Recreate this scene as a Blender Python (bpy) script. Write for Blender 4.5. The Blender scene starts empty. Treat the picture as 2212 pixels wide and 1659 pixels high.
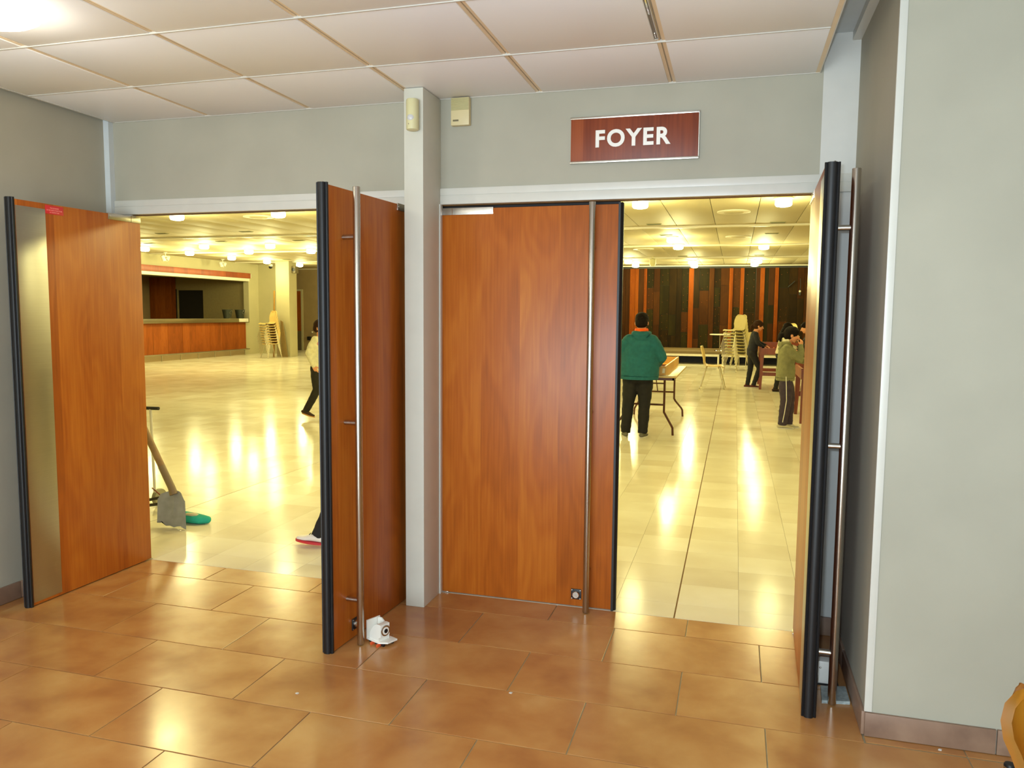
import bpy, bmesh, math, random
from mathutils import Vector, Matrix, noise
random.seed(7)
S = bpy.context.scene
C = S.collection
PI = math.pi
R = math.radians

# ------------------------------------------------------------------ camera
def make_camera():
    yaw, pitch, roll = -0.277055, -0.090686, 0.008222
    f = Vector((math.sin(yaw)*math.cos(pitch), math.cos(yaw)*math.cos(pitch), math.sin(pitch)))
    r = Vector((math.cos(yaw), -math.sin(yaw), 0))
    u = r.cross(f)
    c, s = math.cos(roll), math.sin(roll)
    r2 = c*r + s*u
    u2 = -s*r + c*u
    cd = bpy.data.cameras.new('camera')
    co = bpy.data.objects.new('camera', cd)
    C.objects.link(co)
    m = Matrix(((r2.x, u2.x, -f.x), (r2.y, u2.y, -f.y), (r2.z, u2.z, -f.z))).to_4x4()
    m.translation = Vector((1.44722, -3.714284, 1.454195))
    co.matrix_world = m
    cd.sensor_width = 36
    cd.lens = 1686.52/2212*36
    cd.clip_start = 0.02
    cd.clip_end = 100
    S.camera = co
make_camera()

# ------------------------------------------------------------------ exposure, world, large lights
S.view_settings.view_transform = 'Standard'
S.view_settings.look = 'None'
S.view_settings.gamma = 1
S.view_settings.use_curve_mapping = False
S.view_settings.exposure = 0.0
S.cycles.use_denoising = True
S.cycles.max_bounces = 8
S.cycles.diffuse_bounces = 5
S.cycles.glossy_bounces = 4
S.cycles.sample_clamp_indirect = 6
S.cycles.caustics_reflective = False
S.cycles.caustics_refractive = False
w = bpy.data.worlds.new('world')
S.world = w
w.use_nodes = True
w.node_tree.nodes['Background'].inputs[0].default_value = (0.55, 0.62, 0.75, 1)
w.node_tree.nodes['Background'].inputs[1].default_value = 0.05

def area_light(name, loc, target, sx, sy, power, col):
    ld = bpy.data.lights.new(name, 'AREA')
    ld.shape = 'RECTANGLE'
    ld.size, ld.size_y = sx, sy
    ld.energy = power
    ld.color = col
    o = bpy.data.objects.new(name, ld)
    C.objects.link(o)
    o.location = loc
    o.rotation_euler = (Vector(target)-Vector(loc)).to_track_quat('-Z', 'Y').to_euler()
    return o
def point_light(name, loc, power, col, rad):
    ld = bpy.data.lights.new(name, 'POINT')
    ld.energy = power
    ld.color = col
    ld.shadow_soft_size = rad
    o = bpy.data.objects.new(name, ld)
    C.objects.link(o)
    o.location = loc
    return o
FOYER_COL = (1.0, 0.95, 0.42)
FOYER_W = 57
COR_COL = (1.0, 0.93, 0.80)
# unseen cool fill added behind the photographer, tilted up to brighten the ceiling
area_light('rear_cool_fill', (0.5, -7.4, 1.0), (1.0, -2.3, 2.5), 3.8, 1.9, 350, (0.78, 0.92, 1.0))
# the camera's own flash, beside the lens
area_light('camera_flash', (1.40, -3.72, 1.50), (1.15, 0, 1.1), 0.05, 0.03, 38, (0.68, 0.84, 1.0))

# ------------------------------------------------------------------ materials
def lin(v):
    v /= 255.0
    return v/12.92 if v <= 0.04045 else ((v+0.055)/1.055)**2.4
def rgb(r, g, b):
    return (lin(r), lin(g), lin(b), 1)
class NT:
    def __init__(self, name):
        self.m = bpy.data.materials.new(name)
        self.m.use_nodes = True
        self.t = self.m.node_tree
        self.b = self.t.nodes['Principled BSDF']
    def n(self, typ, **kw):
        nd = self.t.nodes.new(typ)
        for k, v in kw.items():
            if k.startswith('i_'):
                nd.inputs[k[2:].replace('_', ' ')].default_value = v
            else:
                setattr(nd, k, v)
        return nd
    def l(self, a, b):
        self.t.links.new(a, b)
    def ramp(self, src, stops):
        r = self.n('ShaderNodeValToRGB')
        e = r.color_ramp.elements
        while len(e) < len(stops):
            e.new(0.5)
        for i, (p, c) in enumerate(stops):
            e[i].position = p
            e[i].color = c
        self.l(src, r.inputs[0])
        return r.outputs[0]
    def bump(self, src, strength, dist=0.002):
        b = self.n('ShaderNodeBump')
        b.inputs['Strength'].default_value = strength
        b.inputs['Distance'].default_value = dist
        self.l(src, b.inputs['Height'])
        self.l(b.outputs[0], self.b.inputs['Normal'])
    def set(self, **kw):
        for k, v in kw.items():
            self.b.inputs[k.replace('_', ' ')].default_value = v
        return self
def plain(name, col, rough=0.5, metal=0.0, spec=0.5, var=0.06, scale=12.0):
    q = NT(name)
    q.set(Roughness=rough, Metallic=metal)
    q.b.inputs['Specular IOR Level'].default_value = spec
    tc = q.n('ShaderNodeTexCoord')
    no = q.n('ShaderNodeTexNoise', i_Scale=scale, i_Detail=3.0)
    q.l(tc.outputs['Object'], no.inputs['Vector'])
    c1 = tuple(c*(1-var) for c in col[:3])+(1,)
    c2 = tuple(min(1, c*(1+var)) for c in col[:3])+(1,)
    q.l(q.ramp(no.outputs['Fac'], [(0.3, c1), (0.7, c2)]), q.b.inputs['Base Color'])
    return q.m
def emit(name, col, strength):
    q = NT(name)
    q.b.inputs['Base Color'].default_value = col
    q.b.inputs['Emission Color'].default_value = col
    q.b.inputs['Emission Strength'].default_value = strength
    return q.m
def wood(name, dark, mid, light, strip=0.21, rough=0.3, gscale=1.0, horiz=False, coat=0.0, spec=0.5):
    q = NT(name)
    q.b.inputs['Specular IOR Level'].default_value = spec
    q.set(Roughness=rough)
    if coat:
        q.b.inputs['Coat Weight'].default_value = coat
        q.b.inputs['Coat Roughness'].default_value = 0.12
    tc = q.n('ShaderNodeTexCoord')
    src = tc.outputs['Object']
    if horiz:
        mp0 = q.n('ShaderNodeMapping')
        mp0.inputs['Rotation'].default_value = (0, PI/2, 0)
        q.l(src, mp0.inputs['Vector'])
        src = mp0.outputs[0]
    # each veneer leaf gets its own tone and its own shift of the grain
    sep = q.n('ShaderNodeSeparateXYZ')
    q.l(src, sep.inputs[0])
    add = q.n('ShaderNodeMath', operation='ADD')
    q.l(sep.outputs[0], add.inputs[0])
    q.l(sep.outputs[1], add.inputs[1])
    dv = q.n('ShaderNodeMath', operation='DIVIDE')
    q.l(add.outputs[0], dv.inputs[0])
    dv.inputs[1].default_value = strip
    fl = q.n('ShaderNodeMath', operation='FLOOR')
    q.l(dv.outputs[0], fl.inputs[0])
    oi = q.n('ShaderNodeObjectInfo')
    ad2 = q.n('ShaderNodeMath', operation='MULTIPLY_ADD')
    q.l(oi.outputs['Random'], ad2.inputs[0])
    ad2.inputs[1].default_value = 31.0
    q.l(fl.outputs[0], ad2.inputs[2])
    wn = q.n('ShaderNodeTexWhiteNoise', noise_dimensions='1D')
    q.l(ad2.outputs[0], wn.inputs['W'])
    mp = q.n('ShaderNodeMapping')
    mp.inputs['Scale'].default_value = (4*gscale, 4*gscale, 1.1*gscale)
    q.l(src, mp.inputs['Vector'])
    off = q.n('ShaderNodeVectorMath', operation='MULTIPLY_ADD')
    q.l(wn.outputs['Color'], off.inputs[0])
    off.inputs[1].default_value = (9, 9, 9)
    q.l(mp.outputs[0], off.inputs[2])
    n1 = q.n('ShaderNodeTexNoise', i_Scale=1.0, i_Detail=2.0, i_Roughness=0.5)
    q.l(off.outputs[0], n1.inputs['Vector'])
    # contour lines of the noise make cathedral figure
    mul = q.n('ShaderNodeMath', operation='MULTIPLY')
    q.l(n1.outputs['Fac'], mul.inputs[0])
    mul.inputs[1].default_value = 60.0
    sn = q.n('ShaderNodeMath', operation='SINE')
    q.l(mul.outputs[0], sn.inputs[0])
    ring = q.n('ShaderNodeMapRange')
    q.l(sn.outputs[0], ring.inputs['Value'])
    ring.inputs['From Min'].default_value = -1
    ring.inputs['From Max'].default_value = 1
    ring.inputs['To Min'].default_value = -0.035
    ring.inputs['To Max'].default_value = 0.03
    mp2 = q.n('ShaderNodeMapping')
    mp2.inputs['Scale'].default_value = (90*gscale, 90*gscale, 3*gscale)
    q.l(src, mp2.inputs['Vector'])
    n2 = q.n('ShaderNodeTexNoise', i_Scale=1.0, i_Detail=3.0)
    q.l(mp2.outputs[0], n2.inputs['Vector'])
    a = q.n('ShaderNodeMath', operation='MULTIPLY_ADD')
    q.l(n2.outputs['Fac'], a.inputs[0])
    a.inputs[1].default_value = 0.35
    q.l(ring.outputs[0], a.inputs[2])
    b = q.n('ShaderNodeMath', operation='MULTIPLY_ADD')
    q.l(n1.outputs['Fac'], b.inputs[0])
    b.inputs[1].default_value = 0.45
    q.l(a.outputs[0], b.inputs[2])
    c = q.n('ShaderNodeMath', operation='MULTIPLY_ADD')
    q.l(wn.outputs['Value'], c.inputs[0])
    c.inputs[1].default_value = 0.22
    q.l(b.outputs[0], c.inputs[2])
    q.l(q.ramp(c.outputs[0], [(0.28, dark), (0.52, mid), (0.74, light)]), q.b.inputs['Base Color'])
    return q.m

M = {}
M['wall'] = plain('wall_paint', rgb(170, 166, 149), 0.75, var=0.05, scale=3)
M['wall_white'] = plain('white_paint', rgb(204, 202, 194), 0.45, var=0.02)
M['white_trim'] = plain('white_trim', rgb(206, 204, 194), 0.35, var=0.02)
M['panel'] = plain('ceiling_panel', rgb(246, 248, 250), 0.45, var=0.015, scale=2)
M['panel_rail'] = plain('panel_rail_beige', rgb(232, 212, 178), 0.5, var=0.03)
M['soffit'] = plain('soffit_paint', rgb(205, 212, 214), 0.6, var=0.02)
M['cherry'] = wood('cherry_veneer', rgb(132, 66, 18), rgb(168, 88, 24), rgb(190, 112, 36), 0.2, 0.34, coat=0.0, spec=0.3)
M['cherry_far'] = wood('bar_front_veneer', rgb(112, 54, 14), rgb(142, 72, 22), rgb(160, 88, 32), 0.3, 0.5, spec=0.2)
M['rubber'] = plain('black_rubber', rgb(24, 23, 24), 0.42, spec=0.35, var=0.1, scale=40)
M['rubber_matt'] = plain('matt_black_rubber', rgb(26, 25, 27), 0.7, var=0.1)
M['black'] = plain('black_plastic', rgb(22, 20, 20), 0.5)
M['skirt'] = None
def brushed(name, col, rough, vert=True, aniso=0.0):
    q = NT(name)
    q.set(Roughness=rough, Metallic=1.0)
    tc = q.n('ShaderNodeTexCoord')
    mp = q.n('ShaderNodeMapping')
    mp.inputs['Scale'].default_value = (300, 300, 4) if vert else (4, 4, 300)
    q.l(tc.outputs['Object'], mp.inputs['Vector'])
    n = q.n('ShaderNodeTexNoise', i_Scale=1.0, i_Detail=2.0)
    q.l(mp.outputs[0], n.inputs['Vector'])
    c1 = tuple(c*0.94 for c in col[:3])+(1,)
    q.l(q.ramp(n.outputs['Fac'], [(0.3, c1), (0.7, col)]), q.b.inputs['Base Color'])
    mr = q.n('ShaderNodeMapRange')
    q.l(n.outputs['Fac'], mr.inputs['Value'])
    mr.inputs['To Min'].default_value = rough*0.95
    mr.inputs['To Max'].default_value = rough*1.06
    q.l(mr.outputs[0], q.b.inputs['Roughness'])
    return q.m
M['steel'] = brushed('brushed_steel', rgb(196, 190, 180), 0.26)
M['steel_plate'] = brushed('brushed_steel_plate', rgb(176, 170, 160), 0.34, vert=False)
M['steel_top'] = brushed('stainless_counter', rgb(180, 172, 150), 0.3)
M['chrome'] = plain('chrome', rgb(220, 215, 205), 0.15, 1.0, var=0.02)
M['sign_wood'] = wood('sign_veneer', rgb(92, 36, 18), rgb(128, 58, 30), rgb(150, 76, 40), 0.25, 0.42, coat=0.0, spec=0.35)
M['letter'] = plain('brushed_letter', rgb(226, 222, 214), 0.35, 0.2, var=0.02)
M['cream'] = plain('cream_plastic', rgb(214, 208, 160), 0.4, var=0.02)
M['cream2'] = plain('cream_plastic_warm', rgb(214, 198, 150), 0.4, var=0.02)
M['cream_dark'] = plain('cream_grille', rgb(178, 170, 118), 0.5, var=0.04)
M['lens'] = plain('grey_lens', rgb(205, 205, 205), 0.2, var=0.01)
M['red_label'] = plain('red_sticker', rgb(206, 42, 48), 0.4, var=0.03)
M['label_print'] = plain('sticker_print', rgb(246, 160, 150), 0.5, var=0.01)
M['white_plastic'] = plain('white_device_paint', rgb(236, 234, 224), 0.3, var=0.02)
M['white_far'] = plain('white_metal_paint', rgb(225, 220, 205), 0.4)
M['orange'] = plain('orange_rubber', rgb(216, 84, 40), 0.5)
M['grout'] = plain('grout', rgb(150, 138, 108), 0.8, var=0.1)
M['concrete'] = plain('grey_stone_plate', rgb(150, 160, 158), 0.5, var=0.25, scale=60)

def tile_mat(name, stops, rough, scale, vec=3.0, nr=0.0):
    q = NT(name)
    ge = q.n('ShaderNodeNewGeometry')
    oi = q.n('ShaderNodeObjectInfo')
    va = q.n('ShaderNodeVectorMath', operation='MULTIPLY_ADD')
    cx = q.n('ShaderNodeCombineXYZ')
    for k in range(3):
        q.l(oi.outputs['Random'], cx.inputs[k])
    q.l(cx.outputs[0], va.inputs[0])
    va.inputs[1].default_value = (37, 23, 11)
    q.l(ge.outputs['Position'], va.inputs[2])
    n1 = q.n('ShaderNodeTexNoise', i_Scale=scale, i_Detail=5.0, i_Roughness=0.5)
    n1.inputs['Distortion'].default_value = 0.2
    q.l(va.outputs[0], n1.inputs['Vector'])
    q.l(q.ramp(n1.outputs['Fac'], stops), q.b.inputs['Base Color'])
    mr = q.n('ShaderNodeMapRange')
    q.l(n1.outputs['Fac'], mr.inputs['Value'])
    mr.inputs['From Min'].default_value = 0.3
    mr.inputs['From Max'].default_value = 0.7
    mr.inputs['To Min'].default_value = rough*0.85
    mr.inputs['To Max'].default_value = rough*1.2
    q.l(mr.outputs[0], q.b.inputs['Roughness'])
    return q.m
M['tile'] = tile_mat('terracotta_tile', [(0.25, rgb(158, 104, 60)), (0.45, rgb(176, 122, 70)), (0.60, rgb(186, 136, 80)), (0.8, rgb(196, 152, 96))], 0.22, 4.0)
M['skirt'] = tile_mat('skirting_tile', [(0.30, rgb(118, 92, 76)), (0.5, rgb(140, 112, 92)), (0.72, rgb(162, 134, 110))], 0.45, 6)

def marble():
    # polished marble squares of 0.3 m, each a little lighter or darker
    q = NT('polished_marble_tile')
    ge = q.n('ShaderNodeNewGeometry')
    dv = q.n('ShaderNodeVectorMath', operation='DIVIDE')
    q.l(ge.outputs['Position'], dv.inputs[0])
    dv.inputs[1].default_value = (0.3, 0.3, 50)
    ad = q.n('ShaderNodeVectorMath', operation='ADD')
    q.l(dv.outputs[0], ad.inputs[0])
    ad.inputs[1].default_value = (-1.21/0.3+100, -0.195/0.3+100, 0.5)
    fl = q.n('ShaderNodeVectorMath', operation='FLOOR')
    q.l(ad.outputs[0], fl.inputs[0])
    wn = q.n('ShaderNodeTexWhiteNoise')
    q.l(fl.outputs[0], wn.inputs['Vector'])
    n1 = q.n('ShaderNodeTexNoise', i_Scale=2.2, i_Detail=4.0)
    va = q.n('ShaderNodeVectorMath', operation='MULTIPLY_ADD')
    q.l(wn.outputs['Color'], va.inputs[0])
    va.inputs[1].default_value = (5, 5, 5)
    q.l(ge.outputs['Position'], va.inputs[2])
    q.l(va.outputs[0], n1.inputs['Vector'])
    a = q.n('ShaderNodeMath', operation='MULTIPLY_ADD')
    q.l(wn.outputs['Value'], a.inputs[0])
    a.inputs[1].default_value = 0.4
    q.l(n1.outputs['Fac'], a.inputs[2])
    q.l(q.ramp(a.outputs[0], [(0.35, rgb(216, 204, 178)), (0.75, rgb(230, 222, 200)), (1.0, rgb(238, 232, 214))]), q.b.inputs['Base Color'])
    n3 = q.n('ShaderNodeTexNoise', i_Scale=0.9, i_Detail=4.0)
    q.l(ge.outputs['Position'], n3.inputs['Vector'])
    mr = q.n('ShaderNodeMapRange')
    q.l(n3.outputs['Fac'], mr.inputs['Value'])
    mr.inputs['From Min'].default_value = 0.3
    mr.inputs['From Max'].default_value = 0.7
    mr.inputs['To Min'].default_value = 0.11
    mr.inputs['To Max'].default_value = 0.19
    q.l(mr.outputs[0], q.b.inputs['Roughness'])
    n4 = q.n('ShaderNodeTexNoise', i_Scale=5.0, i_Detail=2.0)
    q.l(ge.outputs['Position'], n4.inputs['Vector'])
    q.bump(n4.outputs['Fac'], 0.05, 0.002)
    q.b.inputs['Specular IOR Level'].default_value = 0.03
    return q.m
M['marble'] = marble()
M['joint'] = plain('brown_joint', rgb(120, 84, 40), 0.8)
M['foyer_wall'] = plain('foyer_wall_paint', rgb(180, 172, 138), 0.8, var=0.04, scale=2)
M['foyer_brown'] = plain('foyer_brown_paint', rgb(150, 128, 92), 0.8, var=0.06, scale=3)
M['foyer_ceil'] = plain('foyer_ceiling_panel', rgb(180, 168, 134), 0.6, var=0.02, scale=1)
M['foyer_beam'] = plain('foyer_ceiling_beam', rgb(226, 220, 202), 0.4, var=0.01, scale=1)
M['lamp_metal'] = plain('lamp_ring', rgb(235, 225, 205), 0.4)
M['lamp_glow'] = emit('lamp_glass_foyer', (1.0, 0.86, 0.5, 1), 16)
M['lamp_glow2'] = emit('lamp_glass_corridor', (1.0, 0.95, 0.80, 1), 9)

# ------------------------------------------------------------------ mesh helpers
class MB:
    def __init__(self):
        self.bm = bmesh.new()
    def box(self, lo, hi, bev=0.0, rot=0.0, piv=None):
        lo, hi = Vector(lo), Vector(hi)
        r = bmesh.ops.create_cube(self.bm, size=1.0)
        vs = r['verts']
        s = hi-lo
        c = (hi+lo)/2
        for v in vs:
            v.co = Vector((v.co.x*s.x, v.co.y*s.y, v.co.z*s.z))+c
        if bev > 0:
            es = list({e for v in vs for e in v.link_edges})
            rr = bmesh.ops.bevel(self.bm, geom=es, offset=bev, segments=2, affect='EDGES', profile=0.6)
            vs = list({v for f in rr['faces'] for v in f.verts} | {v for v in vs if v.is_valid})
        if rot:
            p = Vector(piv) if piv else c
            m = Matrix.Rotation(rot, 3, 'Z')
            for v in vs:
                v.co = m @ (v.co-p)+p
        return self
    def ring(self, c, a, b, ra, rb, n):
        return [self.bm.verts.new(Vector(c)+a*(ra*math.cos(2*PI*k/n))+b*(rb*math.sin(2*PI*k/n))) for k in range(n)]
    def skin(self, rings, cap=True):
        for r0, r1 in zip(rings, rings[1:]):
            n = len(r0)
            for k in range(n):
                self.bm.faces.new((r0[k], r0[(k+1) % n], r1[(k+1) % n], r1[k]))
        if cap:
            self.bm.faces.new(list(reversed(rings[0])))
            self.bm.faces.new(rings[-1])
    def tube(self, pts, rad, n=10, cap=True):
        pts = [Vector(p) for p in pts]
        rs = rad if isinstance(rad, (list, tuple)) else [rad]*len(pts)
        rings = []
        pa = None
        for i, p in enumerate(pts):
            if i == 0: t = pts[1]-p
            elif i == len(pts)-1: t = p-pts[i-1]
            else: t = (pts[i+1]-p).normalized()+(p-pts[i-1]).normalized()
            t.normalize()
            if pa is None:
                pa = t.orthogonal().normalized()
            a = (pa-t*pa.dot(t)).normalized()
            pa = a
            b = t.cross(a)
            rings.append(self.ring(p, a, b, rs[i], rs[i], n))
        self.skin(rings, cap)
        return self
    def loft(self, pts, rr, side=(1, 0, 0), n=16, round_ends=True):
        """elliptic tube: rr = (half width along side, half depth) per point, with rounded ends"""
        pts = [Vector(p) for p in pts]
        rr = [(r, r) if not isinstance(r, (list, tuple)) else r for r in rr]
        side = Vector(side).normalized()
        P, Q = [], []
        def tan(i):
            if i == 0: return (pts[1]-pts[0]).normalized()
            if i == len(pts)-1: return (pts[-1]-pts[-2]).normalized()
            return ((pts[i+1]-pts[i]).normalized()+(pts[i]-pts[i-1]).normalized()).normalized()
        seq = []
        if round_ends:
            t = tan(0); r = min(rr[0])
            for a in (80, 50, 25):
                seq.append((pts[0]-t*r*math.sin(R(a)), (rr[0][0]*math.cos(R(a)), rr[0][1]*math.cos(R(a))), t))
        for i, p in enumerate(pts):
            seq.append((p, rr[i], tan(i)))
        if round_ends:
            t = tan(len(pts)-1); r = min(rr[-1])
            for a in (25, 50, 80):
                seq.append((pts[-1]+t*r*math.sin(R(a)), (rr[-1][0]*math.cos(R(a)), rr[-1][1]*math.cos(R(a))), t))
        rings = []
        for p, r, t in seq:
            a = side-t*side.dot(t)
            if a.length < 0.15:
                a = t.orthogonal()
            a.normalize()
            b = t.cross(a)
            rings.append(self.ring(p, a, b, r[0], r[1], n))
        self.skin(rings)
        return self
    def lathe(self, prof, loc=(0, 0, 0), n=24, axis='Z', cap=True):
        loc = Vector(loc)
        ax = {'Z': (Vector((1, 0, 0)), Vector((0, 1, 0)), Vector((0, 0, 1))),
              'X': (Vector((0, 1, 0)), Vector((0, 0, 1)), Vector((1, 0, 0))),
              'Y': (Vector((0, 0, 1)), Vector((1, 0, 0)), Vector((0, 1, 0)))}[axis] if isinstance(axis, str) else axis
        rings = [self.ring(loc+ax[2]*z, ax[0], ax[1], max(r, 1e-4), max(r, 1e-4), n) for r, z in prof]
        self.skin(rings, cap)
        return self
    def ball(self, c, r, seg=14):
        rr = Vector(r) if isinstance(r, (list, tuple)) else Vector((r, r, r))
        res = bmesh.ops.create_uvsphere(self.bm, u_segments=seg, v_segments=max(6, seg//2+2), radius=1)
        for v in res['verts']:
            v.co = Vector((v.co.x*rr.x, v.co.y*rr.y, v.co.z*rr.z))+Vector(c)
        return self
    def prism(self, poly, y0, y1, axis='Y'):
        def mk(p, d):
            if axis == 'Y': return Vector((p[0], d, p[1]))
            if axis == 'X': return Vector((d, p[0], p[1]))
            return Vector((p[0], p[1], d))
        a = [self.bm.verts.new(mk(p, y0)) for p in poly]
        b = [self.bm.verts.new(mk(p, y1)) for p in poly]
        n = len(poly)
        self.bm.faces.new(a)
        self.bm.faces.new(list(reversed(b)))
        for k in range(n):
            self.bm.faces.new((a[k], b[k], b[(k+1) % n], a[(k+1) % n]))
        return self
    def xf(self, m):
        bmesh.ops.transform(self.bm, matrix=m, verts=self.bm.verts)
        return self
    def mesh(self, name, mat, smooth=True, ang=35):
        bmesh.ops.recalc_face_normals(self.bm, faces=self.bm.faces)
        me = bpy.data.meshes.new(name)
        self.bm.to_mesh(me)
        self.bm.free()
        me.materials.append(mat)
        if smooth:
            for p in me.polygons:
                p.use_smooth = True
            me.set_sharp_from_angle(angle=R(ang))
        return me
    def obj(self, name, mat, parent=None, loc=None, smooth=True, label=None):
        me = self.mesh(name, mat, smooth)
        o = bpy.data.objects.new(name, me)
        C.objects.link(o)
        if parent: o.parent = parent
        if loc: o.location = loc
        if label: o['label'] = label
        return o
def link(name, me, parent=None, loc=(0, 0, 0), rz=0.0):
    o = bpy.data.objects.new(name, me)
    C.objects.link(o)
    if parent: o.parent = parent
    o.location = loc
    o.rotation_euler = (0, 0, rz)
    return o
def tag(o, label, cat=None, group=None, kind=None):
    o['label'] = label
    if cat: o['category'] = cat
    if group: o['group'] = group
    if kind: o['kind'] = kind
    return o
def thing(name, label, cat, loc=(0, 0, 0), rz=0.0, group=None, kind=None):
    o = bpy.data.objects.new(name, None)
    o.empty_display_size = 0.05
    C.objects.link(o)
    o.location = loc
    o.rotation_euler = (0, 0, rz)
    return tag(o, label, cat, group, kind)
def struct(mb, name, mat, label, cat='wall', loc=None):
    return tag(mb.obj(name, mat, loc=loc), label, cat, kind='structure')
def copy_tree(o, parent=None):
    c = o.copy()
    C.objects.link(c)
    c.parent = parent
    for ch in list(o.children):
        copy_tree(ch, c)
    return c
def bx(lo, hi, bev=0.0):
    return MB().box(lo, hi, bev)

# ================================================================== CORRIDOR SHELL
XL, XR = -1.99, 1.925          # side walls of the door recess
YR = -0.875                    # face of the near right wall
CZ, SZ, HZ = 2.5, 2.66, 1.989  # panel ceiling, upper soffit, door head
FZ = 3.03                      # foyer ceiling

# floor of the corridor: grout bed, tiles laid in it
fl = struct(bx((-2.1, -7.6, -0.08), (6.0, -0.0005, -0.003)), 'floor', M['grout'], 'corridor floor of large terracotta coloured tiles in running bond', 'floor')
tw, th, g = 0.64, 0.362, 0.0038
me_tile = None
offs = {}
row = 0
y1 = 0.0
tile_meshes = {}
def tile_mesh(key, w_, d_, mat, name='tile', z0=-0.012, bev=0.0012):
    k = (round(w_, 3), round(d_, 3), mat.name, name)
    if k not in tile_meshes:
        b = MB()
        w2, d2, e = w_/2, d_/2, bev
        pts_b = [(-w2, -d2), (w2, -d2), (w2, d2), (-w2, d2)]
        pts_t = [(-w2+e, -d2+e), (w2-e, -d2+e), (w2-e, d2-e), (-w2+e, d2-e)]
        r0 = [b.bm.verts.new((x, y, z0)) for x, y in pts_b]
        r1 = [b.bm.verts.new((x, y, -e*0.7)) for x, y in pts_b]
        r2 = [b.bm.verts.new((x, y, 0)) for x, y in pts_t]
        b.skin([r0, r1, r2])
        tile_meshes[k] = b.mesh(name, mat, smooth=False)
    return tile_meshes[k]
rows = [(-0.205, 0.0)]
yy = -0.205
while yy > -4.6:
    rows.append((yy-th, yy))
    yy -= th
for i, (ya, yb) in enumerate(rows):
    off = [-0.004, 0.315, 0.005, 0.320][i % 4]
    if i >= 1:
        off = 0.315 if i % 2 == 1 else 0.005
    k0 = int(math.floor((-2.0-off)/tw))
    k = k0
    while True:
        xa = off+k*tw
        xb = xa+tw
        k += 1
        if xa > 4.4:
            break
        if xb < -1.99:
            continue
        xa2 = max(xa, -1.985)
        # rows behind the near right wall are cut at the recess
        xlim = 1.92 if yb > YR+0.01 else 9
        if xa2 >= xlim-0.03:
            continue
        xb2 = min(xb, xlim)
        if xb2-xa2 < 0.03:
            continue
        wv = round(xb2-xa2-g, 3)
        dv = round(yb-ya-g, 3)
        o = link('tile', tile_mesh(0, wv, dv, M['tile']), fl, ((xa2+xb2)/2, (ya+yb)/2, 0.0))

# cut strip of tiles between the right wall and the first full row in front of it
for k in range(5):
    xa = max(0.315+tw*(k+2), 1.9235)
    xb = 0.315+tw*(k+3)
    if xb > 4.4: break
    link('tile', tile_mesh(0, round(xb-xa-g, 3), 0.0445, M['tile']), fl, ((xa+xb)/2, -0.9, 0.0))

# walls
struct(bx((XL-0.15, -7.6, 0), (XL, 0.0, 2.9)), 'wall_left', M['wall'], 'grey beige papered wall on the left behind the open door leaf')
struct(bx((XL, 0.0, HZ+0.08), (1.78, 0.06, 2.9)), 'wall_back', M['wall'], 'grey beige wall above the double doors carrying the sign')
struct(MB().box((1.78, 0.0, HZ+0.08), (XR+0.0, 0.06, 2.9)).box((1.805, 0.004, 0), (XR, 0.06, HZ+0.08)), 'wall_jamb', M['wall_white'], 'narrow white wall strip between right opening and recess side wall')
struct(bx((XR, YR, 0), (XR+0.16, 0.06, 2.9)), 'wall_recess', M['wall'], 'side wall of the recess behind the rightmost open door leaf')
struct(bx((XR+0.16, YR, 0), (6.0, YR+0.16, 2.9)), 'wall_right', M['wall'], 'large light grey wall at the right facing the viewer')
struct(bx((XL-0.15, -7.75, 0), (6.0, -7.6, 2.9)), 'wall_behind', M['wall'], 'wall behind the photographer')
struct(bx((6.0, -7.75, 0), (6.15, YR+0.16, 2.9)), 'wall_far_right', M['wall'], 'end wall of the corridor outside the frame')
# white corner bead of the right wall
struct(bx((XR-0.004, YR-0.006, 0.088), (XR+0.021, YR+0.004, 2.66), 0.002), 'trim_1', M['white_trim'], 'white corner strip on the edge of the right wall', 'trim')
struct(MB().box((XL, -0.035, 0), (XL+0.035, 0.0, HZ)).box((XL, -0.035, HZ), (XL+0.035, 0.0, 2.66)), 'trim_2', M['soffit'], 'pale vertical cover strip in the left wall corner', 'trim')
# door head rails with their groove
def head_rail(n, x0, x1, lab):
    b = MB()
    b.box((x0, -0.012, HZ+0.044), (x1, 0.02, HZ+0.078), 0.002)
    b.box((x0, -0.009, HZ+0.041), (x1, 0.02, HZ+0.045))
    b.box((x0, -0.012, HZ), (x1, 0.02, HZ+0.042), 0.002)
    b.box((x0, 0.0, HZ+0.002), (x1, 0.06, HZ+0.08))
    struct(b, n, M['white_trim'], lab, 'trim')
head_rail('trim_3', XL+0.036, -0.083, 'white head rail over the left door opening')
head_rail('trim_4', 0.014, XR-0.001, 'white head rail over the right door opening')
struct(bx((XL+0.036, 0.01, HZ-0.004), (-0.09, 0.05, HZ+0.002)), 'trim_5', plain('brown_head_strip', rgb(96, 66, 40), 0.6), 'thin brown strip under the left head rail', 'trim')
struct(bx((0.014, 0.01, HZ-0.004), (1.78, 0.05, HZ+0.002)), 'trim_6', M['joint'], 'thin brown strip under the right head rail', 'trim')
struct(bx((0.004, 0.0495, HZ-0.03), (0.905, 0.0595, HZ+0.001)), 'trim_12', M['rubber_matt'], 'dark strip added over the closed leaf to block foyer light', 'trim')  # added to block the bright foyer gap above the closed leaf
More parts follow.
